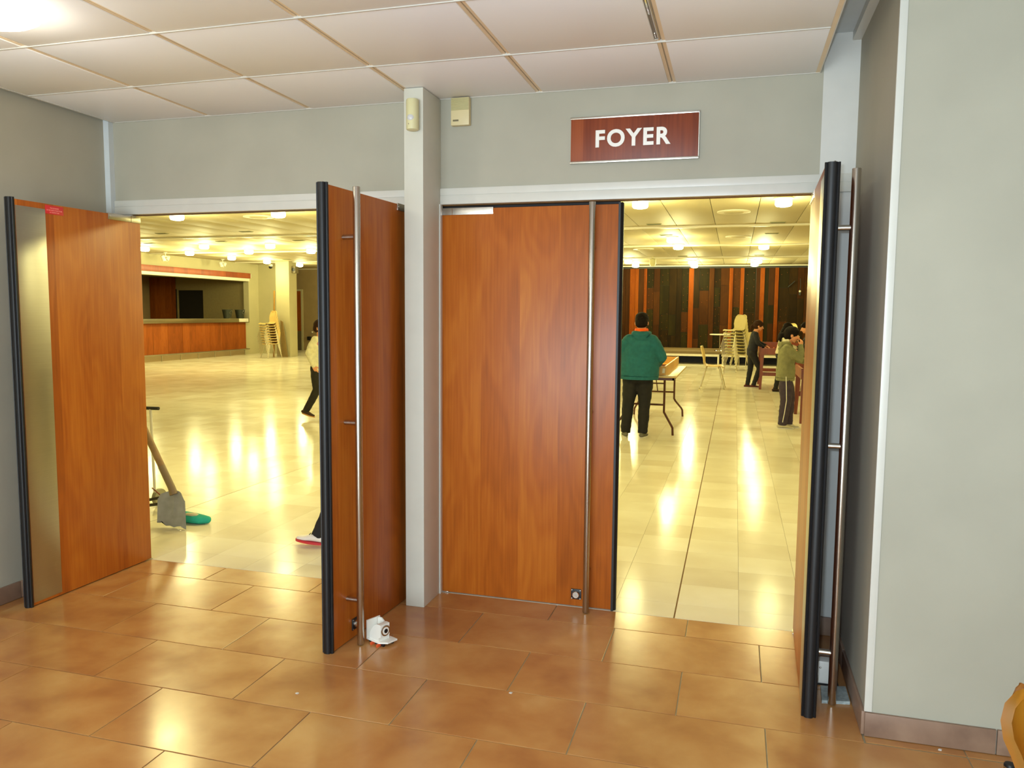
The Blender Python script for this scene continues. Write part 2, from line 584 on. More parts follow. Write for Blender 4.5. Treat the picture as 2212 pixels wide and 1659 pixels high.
# jambs
struct(bx((XL, 0.0, 0), (-1.85, 0.035, HZ)), 'trim_7', M['wall_white'], 'white jamb behind the hinge side of the leftmost door leaf', 'trim')
struct(bx((-0.09, 0.0, 0), (0.002, 0.06, HZ+0.002)), 'trim_8', M['wall_white'], 'white frame post between the two door openings', 'trim')
struct(bx((1.785, 0.0, 0), (1.805, 0.06, HZ)), 'trim_9', M['white_trim'], 'white frame edge beside the hinge of the rightmost leaf', 'trim')
# the pillar
struct(bx((-0.083, -0.23, 0), (0.014, -0.0005, CZ-0.002), 0.003), 'pillar', plain('pillar_paint', rgb(204, 202, 188), 0.55, var=0.02), 'slim white square pillar between the two door openings', 'pillar')
struct(bx((0.0145, -0.026, 0), (0.022, -0.0005, HZ+0.0)), 'trim_10', M['white_trim'], 'thin white strip along the right foot of the slim pillar', 'trim')

# skirtings: tiles as pieces
def skirt(name, label, p0, p1, nrm, cuts, h=0.086, t=0.011):
    e = thing(name, label, 'baseboard', kind='structure')
    p0, p1, nrm = Vector(p0), Vector(p1), Vector(nrm)
    d = (p1-p0).normalized()
    L = (p1-p0).length
    ss = [0]+list(cuts)+[L]
    ang = math.atan2(d.y, d.x)
    for a, b in zip(ss, ss[1:]):
        q = MB().box((0.001, 0, 0.002), (b-a-0.003, t, h), 0.0015)
        sgn = 1 if Vector((-d.y, d.x, 0)).dot(nrm) > 0 else -1
        if sgn < 0:
            q.xf(Matrix.Scale(-1, 4, (0, 1, 0)))
        q.obj('skirting_tile', M['skirt'], e, p0+d*a).rotation_euler = (0, 0, ang)
    return e
skirt('baseboard_right', 'brown tile baseboard along the large right wall', (XR-0.002, YR, 0), (4.4, YR, 0), (0, -1, 0), [0.407, 1.047, 1.687, 2.3])
skirt('baseboard_recess', 'brown tile baseboard in the recess behind the rightmost leaf', (XR, YR-0.002, 0), (XR, -0.012, 0), (-1, 0, 0), [0.52])
skirt('baseboard_jamb', 'short brown tile at the foot of the white strip', (1.806, 0.0, 0), (XR-0.012, 0.0, 0), (0, -1, 0), [])
skirt('baseboard_left', 'brown tile baseboard along the left wall', (XL, -4.4, 0), (XL, -0.036, 0), (1, 0, 0), [0.5, 1.14, 1.78, 2.42, 3.06, 3.7])
b = MB()
b.box((0.0025, YR-0.0135, 0.0), (0.003, YR, 0.0))
# ceiling
ce = struct(bx((XL-0.15, -7.75, SZ), (6.0, 0.06, SZ+0.3)), 'ceiling', M['soffit'], 'corridor ceiling with a lower raft of large white panels', 'ceiling')
struct(MB().box((XR-0.035, YR-0.0, SZ-0.035), (XR, 0.0, SZ)).box((XR-0.035, -5, SZ-0.03), (XR-0.02, YR, SZ)), 'trim_11', M['white_trim'], 'white cove strip where recess wall meets the upper ceiling', 'trim')
xs = [-1.94, -1.325, -0.712, -0.092, 0.517, 1.137, 1.767]
ys = [0.0-0.002, -0.563, -1.137, -1.712, -2.287, -2.862, -3.437, -4.012, -4.587]
for i in range(6):
    for j in range(8):
        gx = 0.017
        lox = xs[i]+(gx if i else 0.004)
        hix = xs[i+1]-(gx if i < 5 else 0.02)
        o = MB().box((lox, ys[j+1]+0.004, CZ), (hix, ys[j]-0.004, CZ+0.02), 0.0015).obj('ceiling_panel', M['panel'], ce)
b = MB()
for i, x in enumerate(xs[1:6]):
    b.box((x-0.017, ys[-1], CZ+0.004), (x-0.003, ys[0], CZ+0.016))
    b.box((x+0.003, ys[-1], CZ+0.004), (x+0.017, ys[0], CZ+0.016))
b.box((xs[6]-0.02, ys[-1], CZ+0.0), (xs[6], ys[0], CZ+0.014))
b.obj('panel_rail', M['panel_rail'], ce, label='beige rails in the joints between panels')
b = MB()
for x in xs[1:6]:
    b.box((x-0.0028, ys[-1], CZ+0.008), (x+0.0028, ys[0], CZ+0.02))
b.obj('joint_line', plain('joint_grey_strip', rgb(176, 168, 152), 0.6), ce, label='thin grey centre strips in the long joints')  # even grey strip along the middle of each long joint
b = MB()
for y in ys[1:-1]:
    b.box((xs[0], y-0.0035, CZ-0.003), (xs[6]-0.02, y+0.0035, CZ+0.012), 0.001)
b.box((xs[0]-0.01, ys[-1], CZ-0.002), (xs[0]+0.004, ys[0], CZ+0.05))
b.box((xs[6]-0.004, ys[-1], CZ-0.002), (xs[6]+0.0, ys[0], CZ+0.05))
b.box((xs[0], ys[0]-0.004, CZ-0.002), (xs[6], ys[0]+0.0, CZ+0.02))
b.obj('cross_rail', M['white_trim'], ce, label='thin white rails across the panels')
b = MB()
b.box((xs[0], ys[-1], CZ+0.02), (xs[6]-0.01, ys[0], CZ+0.05))
b.obj('panel_backing', M['panel_rail'], ce)

# ================================================================== DOOR LEAVES
def door_leaf(name, label, loc, rz, hand, L, sticker=False, plate=0.232):
    """hinge at the origin, leaf along local x*hand, corridor face on local -y"""
    e = thing(name, label, 'door', loc, rz, kind='structure')
    t = 0.0225
    z0, z1 = 0.005, 1.968
    def put(mb, nm, mat, par=e, lab=None):
        if hand < 0:
            mb.xf(Matrix.Scale(-1, 4, (1, 0, 0)))
        return mb.obj(nm, mat, par, label=lab)
    Ls = L-0.022
    put(MB().box((0.002, -t, z0), (Ls, t, z1), 0.0015), 'door_panel', M['cherry'])
    # rubber safety edge with its grooved profile
    prof = [(Ls, -t-0.003), (Ls+0.010, -t-0.003), (Ls+0.013, -t+0.001), (Ls+0.010, -t+0.006), (Ls+0.018, -t+0.010), (Ls+0.022, -0.006),
            (Ls+0.022, 0.008), (Ls+0.018, t-0.008), (Ls+0.011, t-0.005), (Ls+0.013, t), (Ls+0.010, t+0.003), (Ls, t+0.003)]
    put(MB().prism(prof, z0-0.006, z1+0.008, 'Z'), 'rubber_edge', M['rubber'])
    put(MB().ball((Ls+0.014, -0.006, z1+0.008), (0.004, 0.004, 0.004), 8), 'edge_screw', M['chrome'])
    # pull bar on the corridor face
    hx, off, r = L-0.135, 0.066, 0.0155
    hb = put(MB().lathe([(r-0.001, 0.004), (r, 0.006), (r, z1+0.002), (r-0.001, z1+0.004)], (hx, -t-off, 0), 20), 'pull_handle', M['steel'])
    for zz in (1.766, 0.98, 0.2):
        so = put(MB().lathe([(0.0105, 0.0), (0.0105, off)], (hx, -t-off, zz), 14, 'Y'), 'standoff', M['steel'], hb)
    # steel push plate on the foyer face
    put(MB().box((Ls-0.168, t, z0+0.014), (Ls-0.004, t+0.0016, z1-0.028), 0.0005), 'push_plate', M['steel_plate'])
    # patch fitting at the top hinge corner, wraps both faces
    pf = put(MB().box((0.0, -t-0.003, z1-0.03), (plate, t+0.003, z1+0.004), 0.001), 'pivot_plate', M['steel'])
    put(MB().lathe([(0.005, 0), (0.005, 0.002)], (plate-0.013, -t-0.005, z1-0.012), 10, 'Y').lathe([(0.005, 0), (0.005, 0.002)], (plate-0.013, t+0.003, z1-0.012), 10, 'Y'), 'screw', M['chrome'], pf)
    put(MB().box((0.068, -t-0.0036, z1-0.03), (0.07, t+0.0036, z1+0.0045)), 'plate_joint', M['joint'], pf)
    put(MB().box((-0.004, -t-0.004, 0.001), (0.05, t+0.004, 0.007), 0.001), 'floor_pivot', M['steel'])
    # black magnet keeper plate low beside the bar
    ax = hx-0.06
    kp = put(MB().box((ax-0.026, -t-0.006, 0.04), (ax+0.026, -t, 0.092), 0.003), 'magnet_plate', M['black'])
    put(MB().lathe([(0.018, 0), (0.018, -0.010), (0.015, -0.013)], (ax, -t-0.006, 0.066), 20, 'Y'), 'magnet_disc', M['chrome'], kp)
    sc = MB()
    for sx in (-1, 1):
        for sz in (-1, 1):
            sc.lathe([(0.003, 0), (0.003, -0.0015)], (ax+sx*0.021, -t-0.006, 0.066+sz*0.021), 8, 'Y')
    put(sc, 'plate_screw', M['chrome'], kp)
    if sticker:
        st = MB().box((Ls-0.275, t, z1-0.048), (Ls-0.169, t+0.0012, z1-0.006), 0.0004)
        so = put(st, 'sticker', M['red_label'], e, 'small red notice sticker')
        lines = ['POUR DES RAISONS', 'DE SECURITE MAINTENIR', 'LA FERMETURE']
        for k, tx in enumerate(lines):
            text_obj(tx, 0.0088, 'sticker_text', M['label_print'], so, (Ls-0.222, t+0.0014, z1-0.0185-k*0.0105), (R(90), 0, PI), 0.0002, wfix=[0.05, 0.09, 0.055][k])
    return e
def text_obj(s, size, name, mat, parent, loc, rot, ext, bold=0.0, wfix=None, hfix=None, spc=1.0):
    cu = bpy.data.curves.new(name, 'FONT')
    cu.body = s
    cu.size = size
    cu.align_x = 'CENTER'
    cu.align_y = 'CENTER'
    cu.extrude = ext
    cu.offset = bold
    cu.space_character = spc
    cu.resolution_u = 6
    o = bpy.data.objects.new(name, cu)
    C.objects.link(o)
    dg = bpy.context.evaluated_depsgraph_get()
    me = bpy.data.meshes.new_from_object(o.evaluated_get(dg))
    bpy.data.objects.remove(o)
    me.materials.clear()
    me.materials.append(mat)
    if wfix or hfix:
        xs_ = [v.co.x for v in me.vertices]
        zs_ = [v.co.y for v in me.vertices]
        kx = wfix/(max(xs_)-min(xs_)) if wfix else 1
        ky = hfix/(max(zs_)-min(zs_)) if hfix else 1
        cx_, cy_ = (max(xs_)+min(xs_))/2, (max(zs_)+min(zs_))/2
        for v in me.vertices:
            v.co.x = (v.co.x-cx_)*kx
            v.co.y = (v.co.y-cy_)*ky
    o = bpy.data.objects.new(name, me)
    C.objects.link(o)
    o.parent = parent
    o.location = loc
    o.rotation_euler = rot
    return o
door_leaf('door_1', 'leftmost cherry wood door leaf, open, steel plate and red sticker showing', (-1.8225, 0.008, 0), R(-91.0), 1, 0.815, True)
door_leaf('door_2', 'open cherry wood door leaf left of the slim white pillar', (-0.128, 0.006, 0), R(86.3), -1, 0.85)
door_leaf('door_3', 'closed cherry wood door leaf right of the slim white pillar', (0.005, 0.026, 0), 0, 1, 0.921, plate=0.282)
door_leaf('door_4', 'rightmost cherry wood door leaf, open and seen from its black edge', (1.7725, 0.008, 0), R(88.4), -1, 0.82)

# ================================================================== THINGS IN THE CORRIDOR
# FOYER sign
sg = thing('door_sign', 'brown wood sign reading FOYER above the right doors', 'sign', (0.967, 0, 2.264))
MB().box((-0.293, -0.016, -0.098), (0.293, -0.002, 0.098), 0.001).obj('sign_board', M['sign_wood'], sg)
MB().box((-0.297, -0.019, 0.096), (0.297, -0.001, 0.106), 0.002).obj('sign_rail', M['steel'], sg)
MB().box((-0.297, -0.019, -0.106), (0.297, -0.001, -0.096), 0.002).obj('sign_rail', M['steel'], sg)
MB().box((0.2935, -0.017, -0.097), (0.2965, -0.001, 0.097)).obj('sign_edge', M['steel'], sg)
text_obj('FOYER', 0.1, 'sign_letters', M['letter'], sg, (-0.002, -0.0185, 0.002), (R(90), 0, 0), 0.0025, bold=0.0032, wfix=0.345, hfix=0.08, spc=1.17)
# sounder with grille
so = thing('alarm_sounder', 'square cream alarm sounder box with a ribbed top on the wall', 'alarm', (0.125, 0, 2.43))
MB().box((-0.047, -0.032, -0.066), (0.047, -0.001, 0.066), 0.004).obj('housing', M['cream2'], so)
gr = MB()
for k in range(9):
    gr.box((-0.045, -0.0345, 0.006+k*0.0064), (0.045, -0.031, 0.0102+k*0.0064), 0.0005)
gr.obj('grille', M['cream_dark'], so)
MB().box((-0.036, -0.0335, -0.047), (-0.007, -0.031, -0.039), 0.0005).obj('name_plate', plain('dark_plate', rgb(110, 100, 70), 0.5), so)
# motion sensor on the pillar
pr = thing('motion_sensor', 'cylindrical cream motion sensor at the top of the slim pillar', 'sensor', (-0.028, -0.23, 2.367))
MB().lathe([(0.022, -0.07), (0.029, -0.066), (0.030, -0.06), (0.030, 0.066), (0.027, 0.071)], (0, -0.026, 0), 24).obj('housing', M['cream'], pr)
MB().ball((0, -0.044, -0.016), (0.019, 0.0155, 0.021), 16).obj('lens', M['lens'], pr)
MB().box((-0.02, -0.012, -0.05), (0.02, -0.0, 0.05)).obj('back_plate', M['cream'], pr)
MB().ball((-0.008, -0.0555, -0.045), 0.003, 8).obj('indicator', M['chrome'], pr)
# ceiling lamp
cl = thing('ceiling_lamp', 'round glowing ceiling lamp in the upper left corner', 'lamp', (-1.09, -1.53, CZ))
MB().lathe([(0.10, 0.0), (0.10, -0.012), (0.095, -0.015)], (0, 0, 0), 40).obj('lamp_base', M['lamp_metal'], cl)
MB().lathe([(0.165, -0.012), (0.178, -0.016), (0.18, -0.026), (0.16, -0.038), (0.08, -0.046), (0.002, -0.048)], (0, 0, 0), 48).obj('lamp_glass', M['lamp_glow2'], cl)
point_light('ceiling_lamp_light', (-1.09, -1.53, CZ-0.14), 6, COR_COL, 0.05)
# more of the same lamps further back in the corridor, outside the frame
for k, (x, y) in enumerate([(0.83, -3.15), (-1.085, -3.72), (3.4, -2.6)]):
    c2 = copy_tree(cl)
    c2.location = (x, y, CZ if x < 1.7 else SZ)
    tag(c2, ['round ceiling lamp above the photographer', 'round ceiling lamp behind the first on the left', 'round ceiling lamp beyond the right edge of the frame'][k], 'lamp')
    point_light('ceiling_lamp_light', (x, y, CZ-0.16), 5, COR_COL, 0.06)
# slot diffuser in the panel joint
sd = thing('slot_diffuser', 'narrow dark air slot in the panel joint near the top', 'vent', (1.137, 0, CZ))
MB().box((-0.021, -1.137, -0.001), (-0.008, -0.60, 0.012)).obj('slot', plain('slot_dark', rgb(120, 112, 100), 0.5), sd)
MB().box((-0.024, -1.137, -0.003), (-0.021, -0.60, 0.01)).box((-0.008, -1.137, -0.003), (-0.005, -0.60, 0.01)).box((-0.024, -0.602, -0.003), (-0.005, -0.598, 0.01)).obj('slot_frame', M['white_trim'], sd)
MB().box((-0.017, -0.67, -0.004), (-0.012, -0.62, 0.004), 0.001).obj('slot_blade', M['chrome'], sd)
MB().box((-0.018, -1.0, -0.004), (-0.011, -0.86, 0.004), 0.001).obj('slot_blade', M['chrome'], sd)

# white magnetic door holders on the floor
def door_holder(label, loc, rz):
    e = thing('door_holder', label, 'door holder', loc, rz)
    MB().prism([(-0.052, -0.045), (0.03, -0.045), (0.062, -0.02), (0.062, 0.035), (-0.052, 0.035)], 0.012, 0.019, 'Z').obj('base', M['white_plastic'], e)
    MB().prism([(-0.04, 0.019), (-0.04, 0.094), (-0.034, 0.1), (-0.018, 0.1), (0.004, 0.085), (0.028, 0.06), (0.028, 0.019)], 0.012, 0.018, 'Y').obj('gusset', M['white_plastic'], e)
    MB().prism([(-0.045, 0.019), (-0.045, 0.098), (0.03, 0.098), (0.03, 0.019)], -0.052, -0.046, 'X').obj('back_plate', M['white_plastic'], e)
    prof = [(-0.036, 0.019), (-0.033, 0.044), (-0.022, 0.066), (-0.006, 0.084), (0.012, 0.094), (0.024, 0.096), (0.040, 0.095), (0.040, 0.042), (0.026, 0.034), (0.026, 0.019)]
    MB().prism(prof, -0.041, 0.009, 'Y').obj('magnet_housing', M['white_plastic'], e)
    h = MB().lathe([(0.0235, 0.0), (0.0235, 0.004)], (0.04, -0.016, 0.066), 24, 'X').obj('magnet_ring', M['steel'], e)
    MB().lathe([(0.017, 0.004), (0.017, 0.0055)], (0.04, -0.016, 0.066), 24, 'X').obj('magnet_face', M['white_plastic'], h)
    MB().lathe([(0.0095, 0.0), (0.0095, 0.0075)], (0.04, -0.016, 0.066), 20, 'X').obj('magnet_core', M['rubber'], h)
    for x in (-0.01, 0.03):
        MB().box((x-0.004, -0.056, 0.0), (x+0.004, -0.03, 0.012), 0.001).obj('wedge', M['orange'], e)
    for y in (-0.03, 0.02):
        MB().box((-0.048, y-0.005, 0.0), (0.05, y+0.005, 0.012)).obj('foot', M['black'], e)
    d = MB()
    for p in ((-0.028, -0.0015, 0.045), (-0.012, -0.0015, 0.062), (-0.026, -0.0015, 0.03), (0.008, -0.0015, 0.05)):
        d.lathe([(0.0028, 0), (0.0028, 0.0016)], p, 8, 'Y')
    d.obj('screw', M['rubber'], e)
    return e
door_holder('white magnetic door holder with a round magnet beside the handle foot', (-0.012, -0.655, 0), R(-24))
# second holder stands in the recess on a stone plate
d2 = thing('door_holder', 'white door holder box behind the rightmost leaf', 'door holder', (1.845, -0.50, 0))
MB().box((-0.04, -0.02, 0.005), (0.028, 0.03, 0.095), 0.004).obj('magnet_housing', M['white_plastic'], d2)
MB().box((-0.045, -0.025, 0), (0.04, 0.035, 0.005)).obj('base', M['black'], d2)
MB().ball((-0.03, -0.023, 0.1-0.03), (0.004, 0.003, 0.004), 8).obj('screw', M['chrome'], d2)
tag(MB().prism([(1.807, -0.68), (1.908, -0.66), (1.908, -0.535), (1.815, -0.555)], 0.0, 0.012, 'Z').obj('stone_plate', M['concrete']), 'grey speckled stone plate on the floor behind the rightmost leaf', 'plate')
# floor door stop
ds = thing('floor_doorstop', 'black rubber floor doorstop at the bottom right corner', 'doorstop', (2.335, -1.0, 0))
MB().lathe([(0.013, 0.0), (0.012, 0.003), (0.009, 0.005), (0.009, 0.022)], (0, 0, 0), 20).obj('stem', M['white_far'], ds)
MB().lathe([(0.015, 0.02), (0.0175, 0.022), (0.0175, 0.034), (0.015, 0.038), (0.002, 0.0385)], (0, 0, 0), 24).obj('rubber_cap', M['rubber'], ds)
MB().lathe([(0.0178, 0.025), (0.018, 0.027), (0.0178, 0.029)], (0, 0, 0), 24).obj('metal_ring', M['chrome'], ds)
for x, y, lab in ((2.157, -0.904, 'small white crumb on the floor tile by the right baseboard'), (-0.116, -1.183, 'tiny white scrap on the tiles left of centre'), (0.664, -0.943, 'tiny white crumb on the tiles below the closed leaf')):
    tag(MB().prism([(-0.006, -0.003), (0.004, -0.005), (0.007, 0.003), (-0.002, 0.004)], 0, 0.003, 'Z').obj('crumb', M['wall_white'], loc=(x, y, 0.0)), lab, 'crumb')

# ================================================================== FOYER SHELL
FX0, FX1, FY1 = -14.3, 6.2, 22.4
ff = struct(bx((-18.5, 0.0, -0.08), (FX1, FY1+0.1, -0.0035)), 'floor', M['joint'], 'foyer floor of polished cream marble squares', 'floor')
ff.name = 'floor_foyer'
# joints of the foyer floor: positions follow the long seams at x = 1.21 and x = -2.31
cand = []
big = MB()
t3 = 0.3
i0 = int(math.floor((-18.4-1.21)/t3))
cam = Vector((1.447, -3.714))
kx = 0
for i in range(i0, 17):
    xa = 1.21+i*t3
    for j in range(-1, 74):
        ya = 0.195+j*t3
        yb = ya+t3
        ya2 = max(ya, 0.0)
        if ya >= FY1: continue
        yb = min(yb, FY1)
        # the two expansion joints are wider
        ga = 0.0035 if i in (0, -12) and True else 0.0006
        gb = 0.0035 if (i+1) in (0, -12) else 0.0006
        cx_, cy_ = xa+t3/2, (ya2+yb)/2
        d = (Vector((cx_, cy_))-cam).length
        # seen through the openings?
        def thr(x, y):
            s_ = -cam.y/(y-cam.y)
            return cam.x+(x-cam.x)*s_
        xi = thr(cx_, cy_)
        vis = (-1.75 < xi < -0.55) or (0.95 < xi < 1.74)
        if xa+t3 > FX1-0.02: continue
        cand.append((d if vis else d+100, xa+ga, xa+t3-gb, ya2+0.0006, yb-0.0006))
cand.sort()
for n_, (d, xa, xb, ya, yb) in enumerate(cand):
    if n_ < 290 and d < 50:
        link('floor_tile', tile_mesh(1, xb-xa, yb-ya, M['marble'], 'floor_tile', -0.004, 0.0006), ff, ((xa+xb)/2, (ya+yb)/2, 0))
    else:
        vs = [big.bm.verts.new(p) for p in ((xa, ya, 0), (xb, ya, 0), (xb, yb, 0), (xa, yb, 0))]
        lo = [big.bm.verts.new((v.co.x, v.co.y, -0.0034)) for v in vs]
        big.bm.faces.new(vs)
        for k in range(4):
            big.bm.faces.new((vs[k], lo[k], lo[(k+1) % 4], vs[(k+1) % 4]))
o = big.obj('distant_floor_tiles', M['marble'], ff, smooth=False)
o['kind'] = 'stuff'

struct(MB().box((-18.5, 0.06, HZ+0.06), (FX1, 0.12, FZ+0.1)).box((-18.5, 0.06, 0), (-2.1, 0.12, HZ+0.06)).box((1.80, 0.06, 0), (FX1, 0.12, HZ+0.06)).box((-0.09, 0.06, 0), (0.0, 0.12, HZ+0.06)),
       'wall_front', M['foyer_wall'], 'foyer side of the wall with the double doors')
struct(bx((FX1, 0.06, 0), (FX1+0.15, FY1+0.15, FZ+0.1)), 'wall_foyer_right', M['foyer_wall'], 'right foyer wall, outside the frame')
# left foyer wall with the serving hatch
HY0, HY1 = 9.0, 19.24
struct(MB().box((FX0-0.2, 0.12, 0), (FX0, HY0, FZ)).box((FX0-0.2, HY0, 2.43), (FX0, HY1, FZ)).box((FX0-0.2, HY0, 0), (FX0, HY1, 1.06)).box((FX0-0.2, HY1, 0), (FX0, 19.95, FZ)),
       'wall_foyer_left', M['foyer_wall'], 'yellowish foyer wall with the long serving hatch')
# block beside the hatch and pillar
struct(bx((FX0, 19.8, 0), (-13.1, 19.95, FZ)), 'wall_block', M['foyer_wall'], 'wall section right of the hatch behind the chair stack')
struct(bx((-12.66, 18.3, 0), (-12.18, 18.75, FZ), 0.004), 'pillar', M['foyer_wall'], 'square yellowish pillar behind the stacked chairs at far left', 'pillar')
struct(MB().box((-18.5, FY1, 0), (-4.4, FY1+0.15, FZ+0.1)), 'wall_far', M['foyer_brown'], 'brownish far wall of the foyer left of the wooden wall')
struct(MB().box((-18.65, 0.06, 0), (-18.5, FY1+0.15, FZ+0.1)), 'wall_side', M['foyer_brown'], 'outer wall of the bar room behind the hatch')
# bar room seen through the hatch
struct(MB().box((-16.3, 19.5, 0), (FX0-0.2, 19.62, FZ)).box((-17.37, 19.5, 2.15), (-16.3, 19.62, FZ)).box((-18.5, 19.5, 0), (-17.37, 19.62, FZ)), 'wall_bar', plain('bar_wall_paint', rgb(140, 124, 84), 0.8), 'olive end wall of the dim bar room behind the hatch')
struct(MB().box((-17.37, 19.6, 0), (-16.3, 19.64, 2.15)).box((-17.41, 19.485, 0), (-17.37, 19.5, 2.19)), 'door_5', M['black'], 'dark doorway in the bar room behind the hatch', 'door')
for k in range(5):
    tag(bx((-18.48+k*0.215, 19.47, 0), (-18.48+k*0.215+0.21, 19.498, 2.6)).obj('wood_panel', M['cherry_far']), 'tall dark wood panel in the bar room, number %s from its corner' % ['one', 'two', 'three', 'four', 'five'][k], 'panel') if False else None
wp = thing('bar_wall_panelling', 'dark wood panelling left of the doorway in the bar room', 'panelling', (-18.48, 19.47, 0), kind='structure')
for k in range(5):
    bx((k*0.215, 0, 0), (k*0.215+0.21, 0.028, 2.6)).obj('panel', M['cherry_far'], wp)
struct(bx((-18.5, 0.3, 2.62), (FX0-0.2, 19.5, 2.72)), 'ceiling_bar', M['foyer_brown'], 'low ceiling of the bar room behind the hatch', 'ceiling')

# foyer ceiling: long panels between beams
fc = struct(bx((-18.5, 0.06, FZ+0.06), (FX1, FY1+0.15, FZ+0.2)), 'ceiling_foyer', M['foyer_brown'], 'foyer ceiling of long cream panels between white beams', 'ceiling')
beams = [-0.7, 3.15, 7.0, 10.8, 14.68, 18.55, 22.38]
pw = 0.668
pm = {}
for a, bb in zip(beams, beams[1:]):
    ya, yb = max(a+0.06, 0.13), bb-0.06
    if yb > FY1: yb = FY1-0.01
    i = 0
    x = 0.388-pw*22
    while x < FX1-0.3:
        if x+pw > FX0-1.5:
            k = round(yb-ya, 3)
            if k not in pm:
                pm[k] = MB().box((-pw/2+0.004, -(yb-ya)/2, 0), (pw/2-0.004, (yb-ya)/2, 0.03), 0.003).mesh('ceiling_panel', M['foyer_ceil'])
            link('ceiling_panel', pm[k], fc, (x+pw/2, (ya+yb)/2, FZ))
        x += pw
for y in beams[1:]:
    bx((-18.4, y-0.055, FZ-0.03), (FX1, y+0.055, FZ+0.05), 0.004).obj('ceiling_beam', M['foyer_beam'], fc)

# ------------------------------------------------------------------ foyer lamps
def foyer_lamp_proto():
    e = thing('foyer_lamp', 'x', 'lamp')
    MB().lathe([(0.125, 0.0), (0.125, -0.016), (0.11, -0.018)], (0, 0, 0), 28).obj('lamp_base', M['lamp_metal'], e)
    MB().lathe([(0.095, -0.018), (0.105, -0.03), (0.11, -0.05), (0.11, -0.095), (0.095, -0.115), (0.05, -0.125), (0.002, -0.127)], (0, 0, 0), 28).obj('lamp_glass', M['lamp_glow'], e)
    return e
lamp0 = foyer_lamp_proto()
lamps = [(-7.32, 7.16), (-5.47, 7.19), (0.13, 7.33), (2.02, 7.55),
         (-12.75, 12.68), (-10.75, 12.33), (-9.07, 12.5), (0.156, 12.68),
         (-12.56, 14.11), (-10.64, 13.95), (-8.93, 14.09), (0.157, 14.42), (2.006, 14.75),
         (-12.56, 15.92), (-12.5, 17.6), (-12.39, 19.29), (-1.6, 19.24), (0.176, 19.93), (2.01, 19.78),
         (-1.61, 21.06), (0.162, 21.55), (1.95, 21.08)]
lab_l = ['nearest round foyer lamp seen in the left opening, left one', 'nearest round foyer lamp seen in the left opening, right one',
         'nearest round foyer lamp in the right opening, above the person in teal', 'nearest round foyer lamp in the right opening, beside the rightmost leaf',
         'foyer lamp half hidden by the edge of the leftmost leaf', 'second row foyer lamp above the hatch fascia, left of centre', 'second row foyer lamp in the left opening, right of centre',
         'upper lamp of the close pair over the wooden wall',
         'foyer lamp by the left foyer wall between the twin spotlights', 'foyer lamp above the right end of the hatch', 'foyer lamp touching the black edge of the open leaf',
         'lower lamp of the close pair over the wooden wall', 'single lamp right of centre in the right opening',
         'small foyer lamp above the right end of the fascia', 'small foyer lamp in front of the far left pillar', 'farthest foyer lamp right of the pillar in the left opening',
         'far lamp just right of the closed leaf edge, left of its pair', 'far lamp in the middle of the wooden wall, upper one', 'far lamp at the right of the wooden wall, upper one',
         'far lamp just right of the closed leaf edge, right of its pair', 'far lamp in the middle of the wooden wall, lower one', 'far lamp at the right of the wooden wall, lower one']
hidden = [(-3.6, 2.2), (-1.7, 2.2), (0.13, 2.2), (2.0, 2.2), (-3.6, 7.2), (-1.7, 7.2), (-5.4, 12.4), (-3.6, 14.1), (4.2, 7.3), (4.2, 14.4), (-7.2, 19.3), (-9.2, 17.6), (-5.4, 17.6), (4.2, 19.5)]
for k, (x, y) in enumerate(lamps+hidden):
    e = lamp0 if k == 0 else copy_tree(lamp0)
    e.location = (x, y, FZ)
    if k < len(lamps):
        tag(e, lab_l[k], 'lamp', 'round lamps on the foyer ceiling')
    else:
        tag(e, 'round foyer ceiling lamp hidden from view behind the doors and wall', 'lamp', 'round foyer lamps out of sight')
    point_light('foyer_lamp_light', (x, y, FZ-0.36), FOYER_W, FOYER_COL, 0.14)

# ceiling vents, round covers, spotlights
v0 = thing('ceiling_vent', 'x', 'vent')
MB().box((-0.13, -0.06, -0.008), (0.13, 0.06, 0.0), 0.002).obj('vent_frame', plain('vent_green_grey', rgb(150, 150, 110), 0.6), v0)
sl = MB()
for k in range(4):
    sl.box((-0.115, -0.045+k*0.026, -0.012), (0.115, -0.033+k*0.026, -0.008))
sl.obj('vent_slat', plain('vent_dark', rgb(96, 98, 70), 0.6), v0)
vents = [((-9.97, 9.98), 'ceiling vent left of centre in the left opening'), ((-7.99, 10.0), 'ceiling vent right of centre in the left opening'), ((-11.93, 11.9), 'ceiling vent by the top edge of the leftmost leaf'),
         ((-9.88, 11.8), 'ceiling vent behind the nearest lamps, left opening'), ((-7.97, 11.92), 'ceiling vent close to the black edge of the open leaf'), ((-11.75, 17.5), 'ceiling vent in front of the far left pillar'),
         ((0.02, 10.35), 'ceiling vent above the person in teal'), ((2.09, 10.49), 'ceiling vent below the right nearest lamp'), ((0.07, 12.3), 'ceiling vent beside the close pair of lamps'),
         ((2.07, 12.37), 'ceiling vent above the single lamp at right'), ((0.02, 18.1), 'far ceiling vent over the wooden wall, left'), ((2.0, 18.1), 'far ceiling vent over the wooden wall, right')]
for k, ((x, y), lb) in enumerate(vents):
    e = v0 if k == 0 else copy_tree(v0)
    e.location = (x, y, FZ)
    tag(e, lb, 'vent', 'small vents in the foyer ceiling')
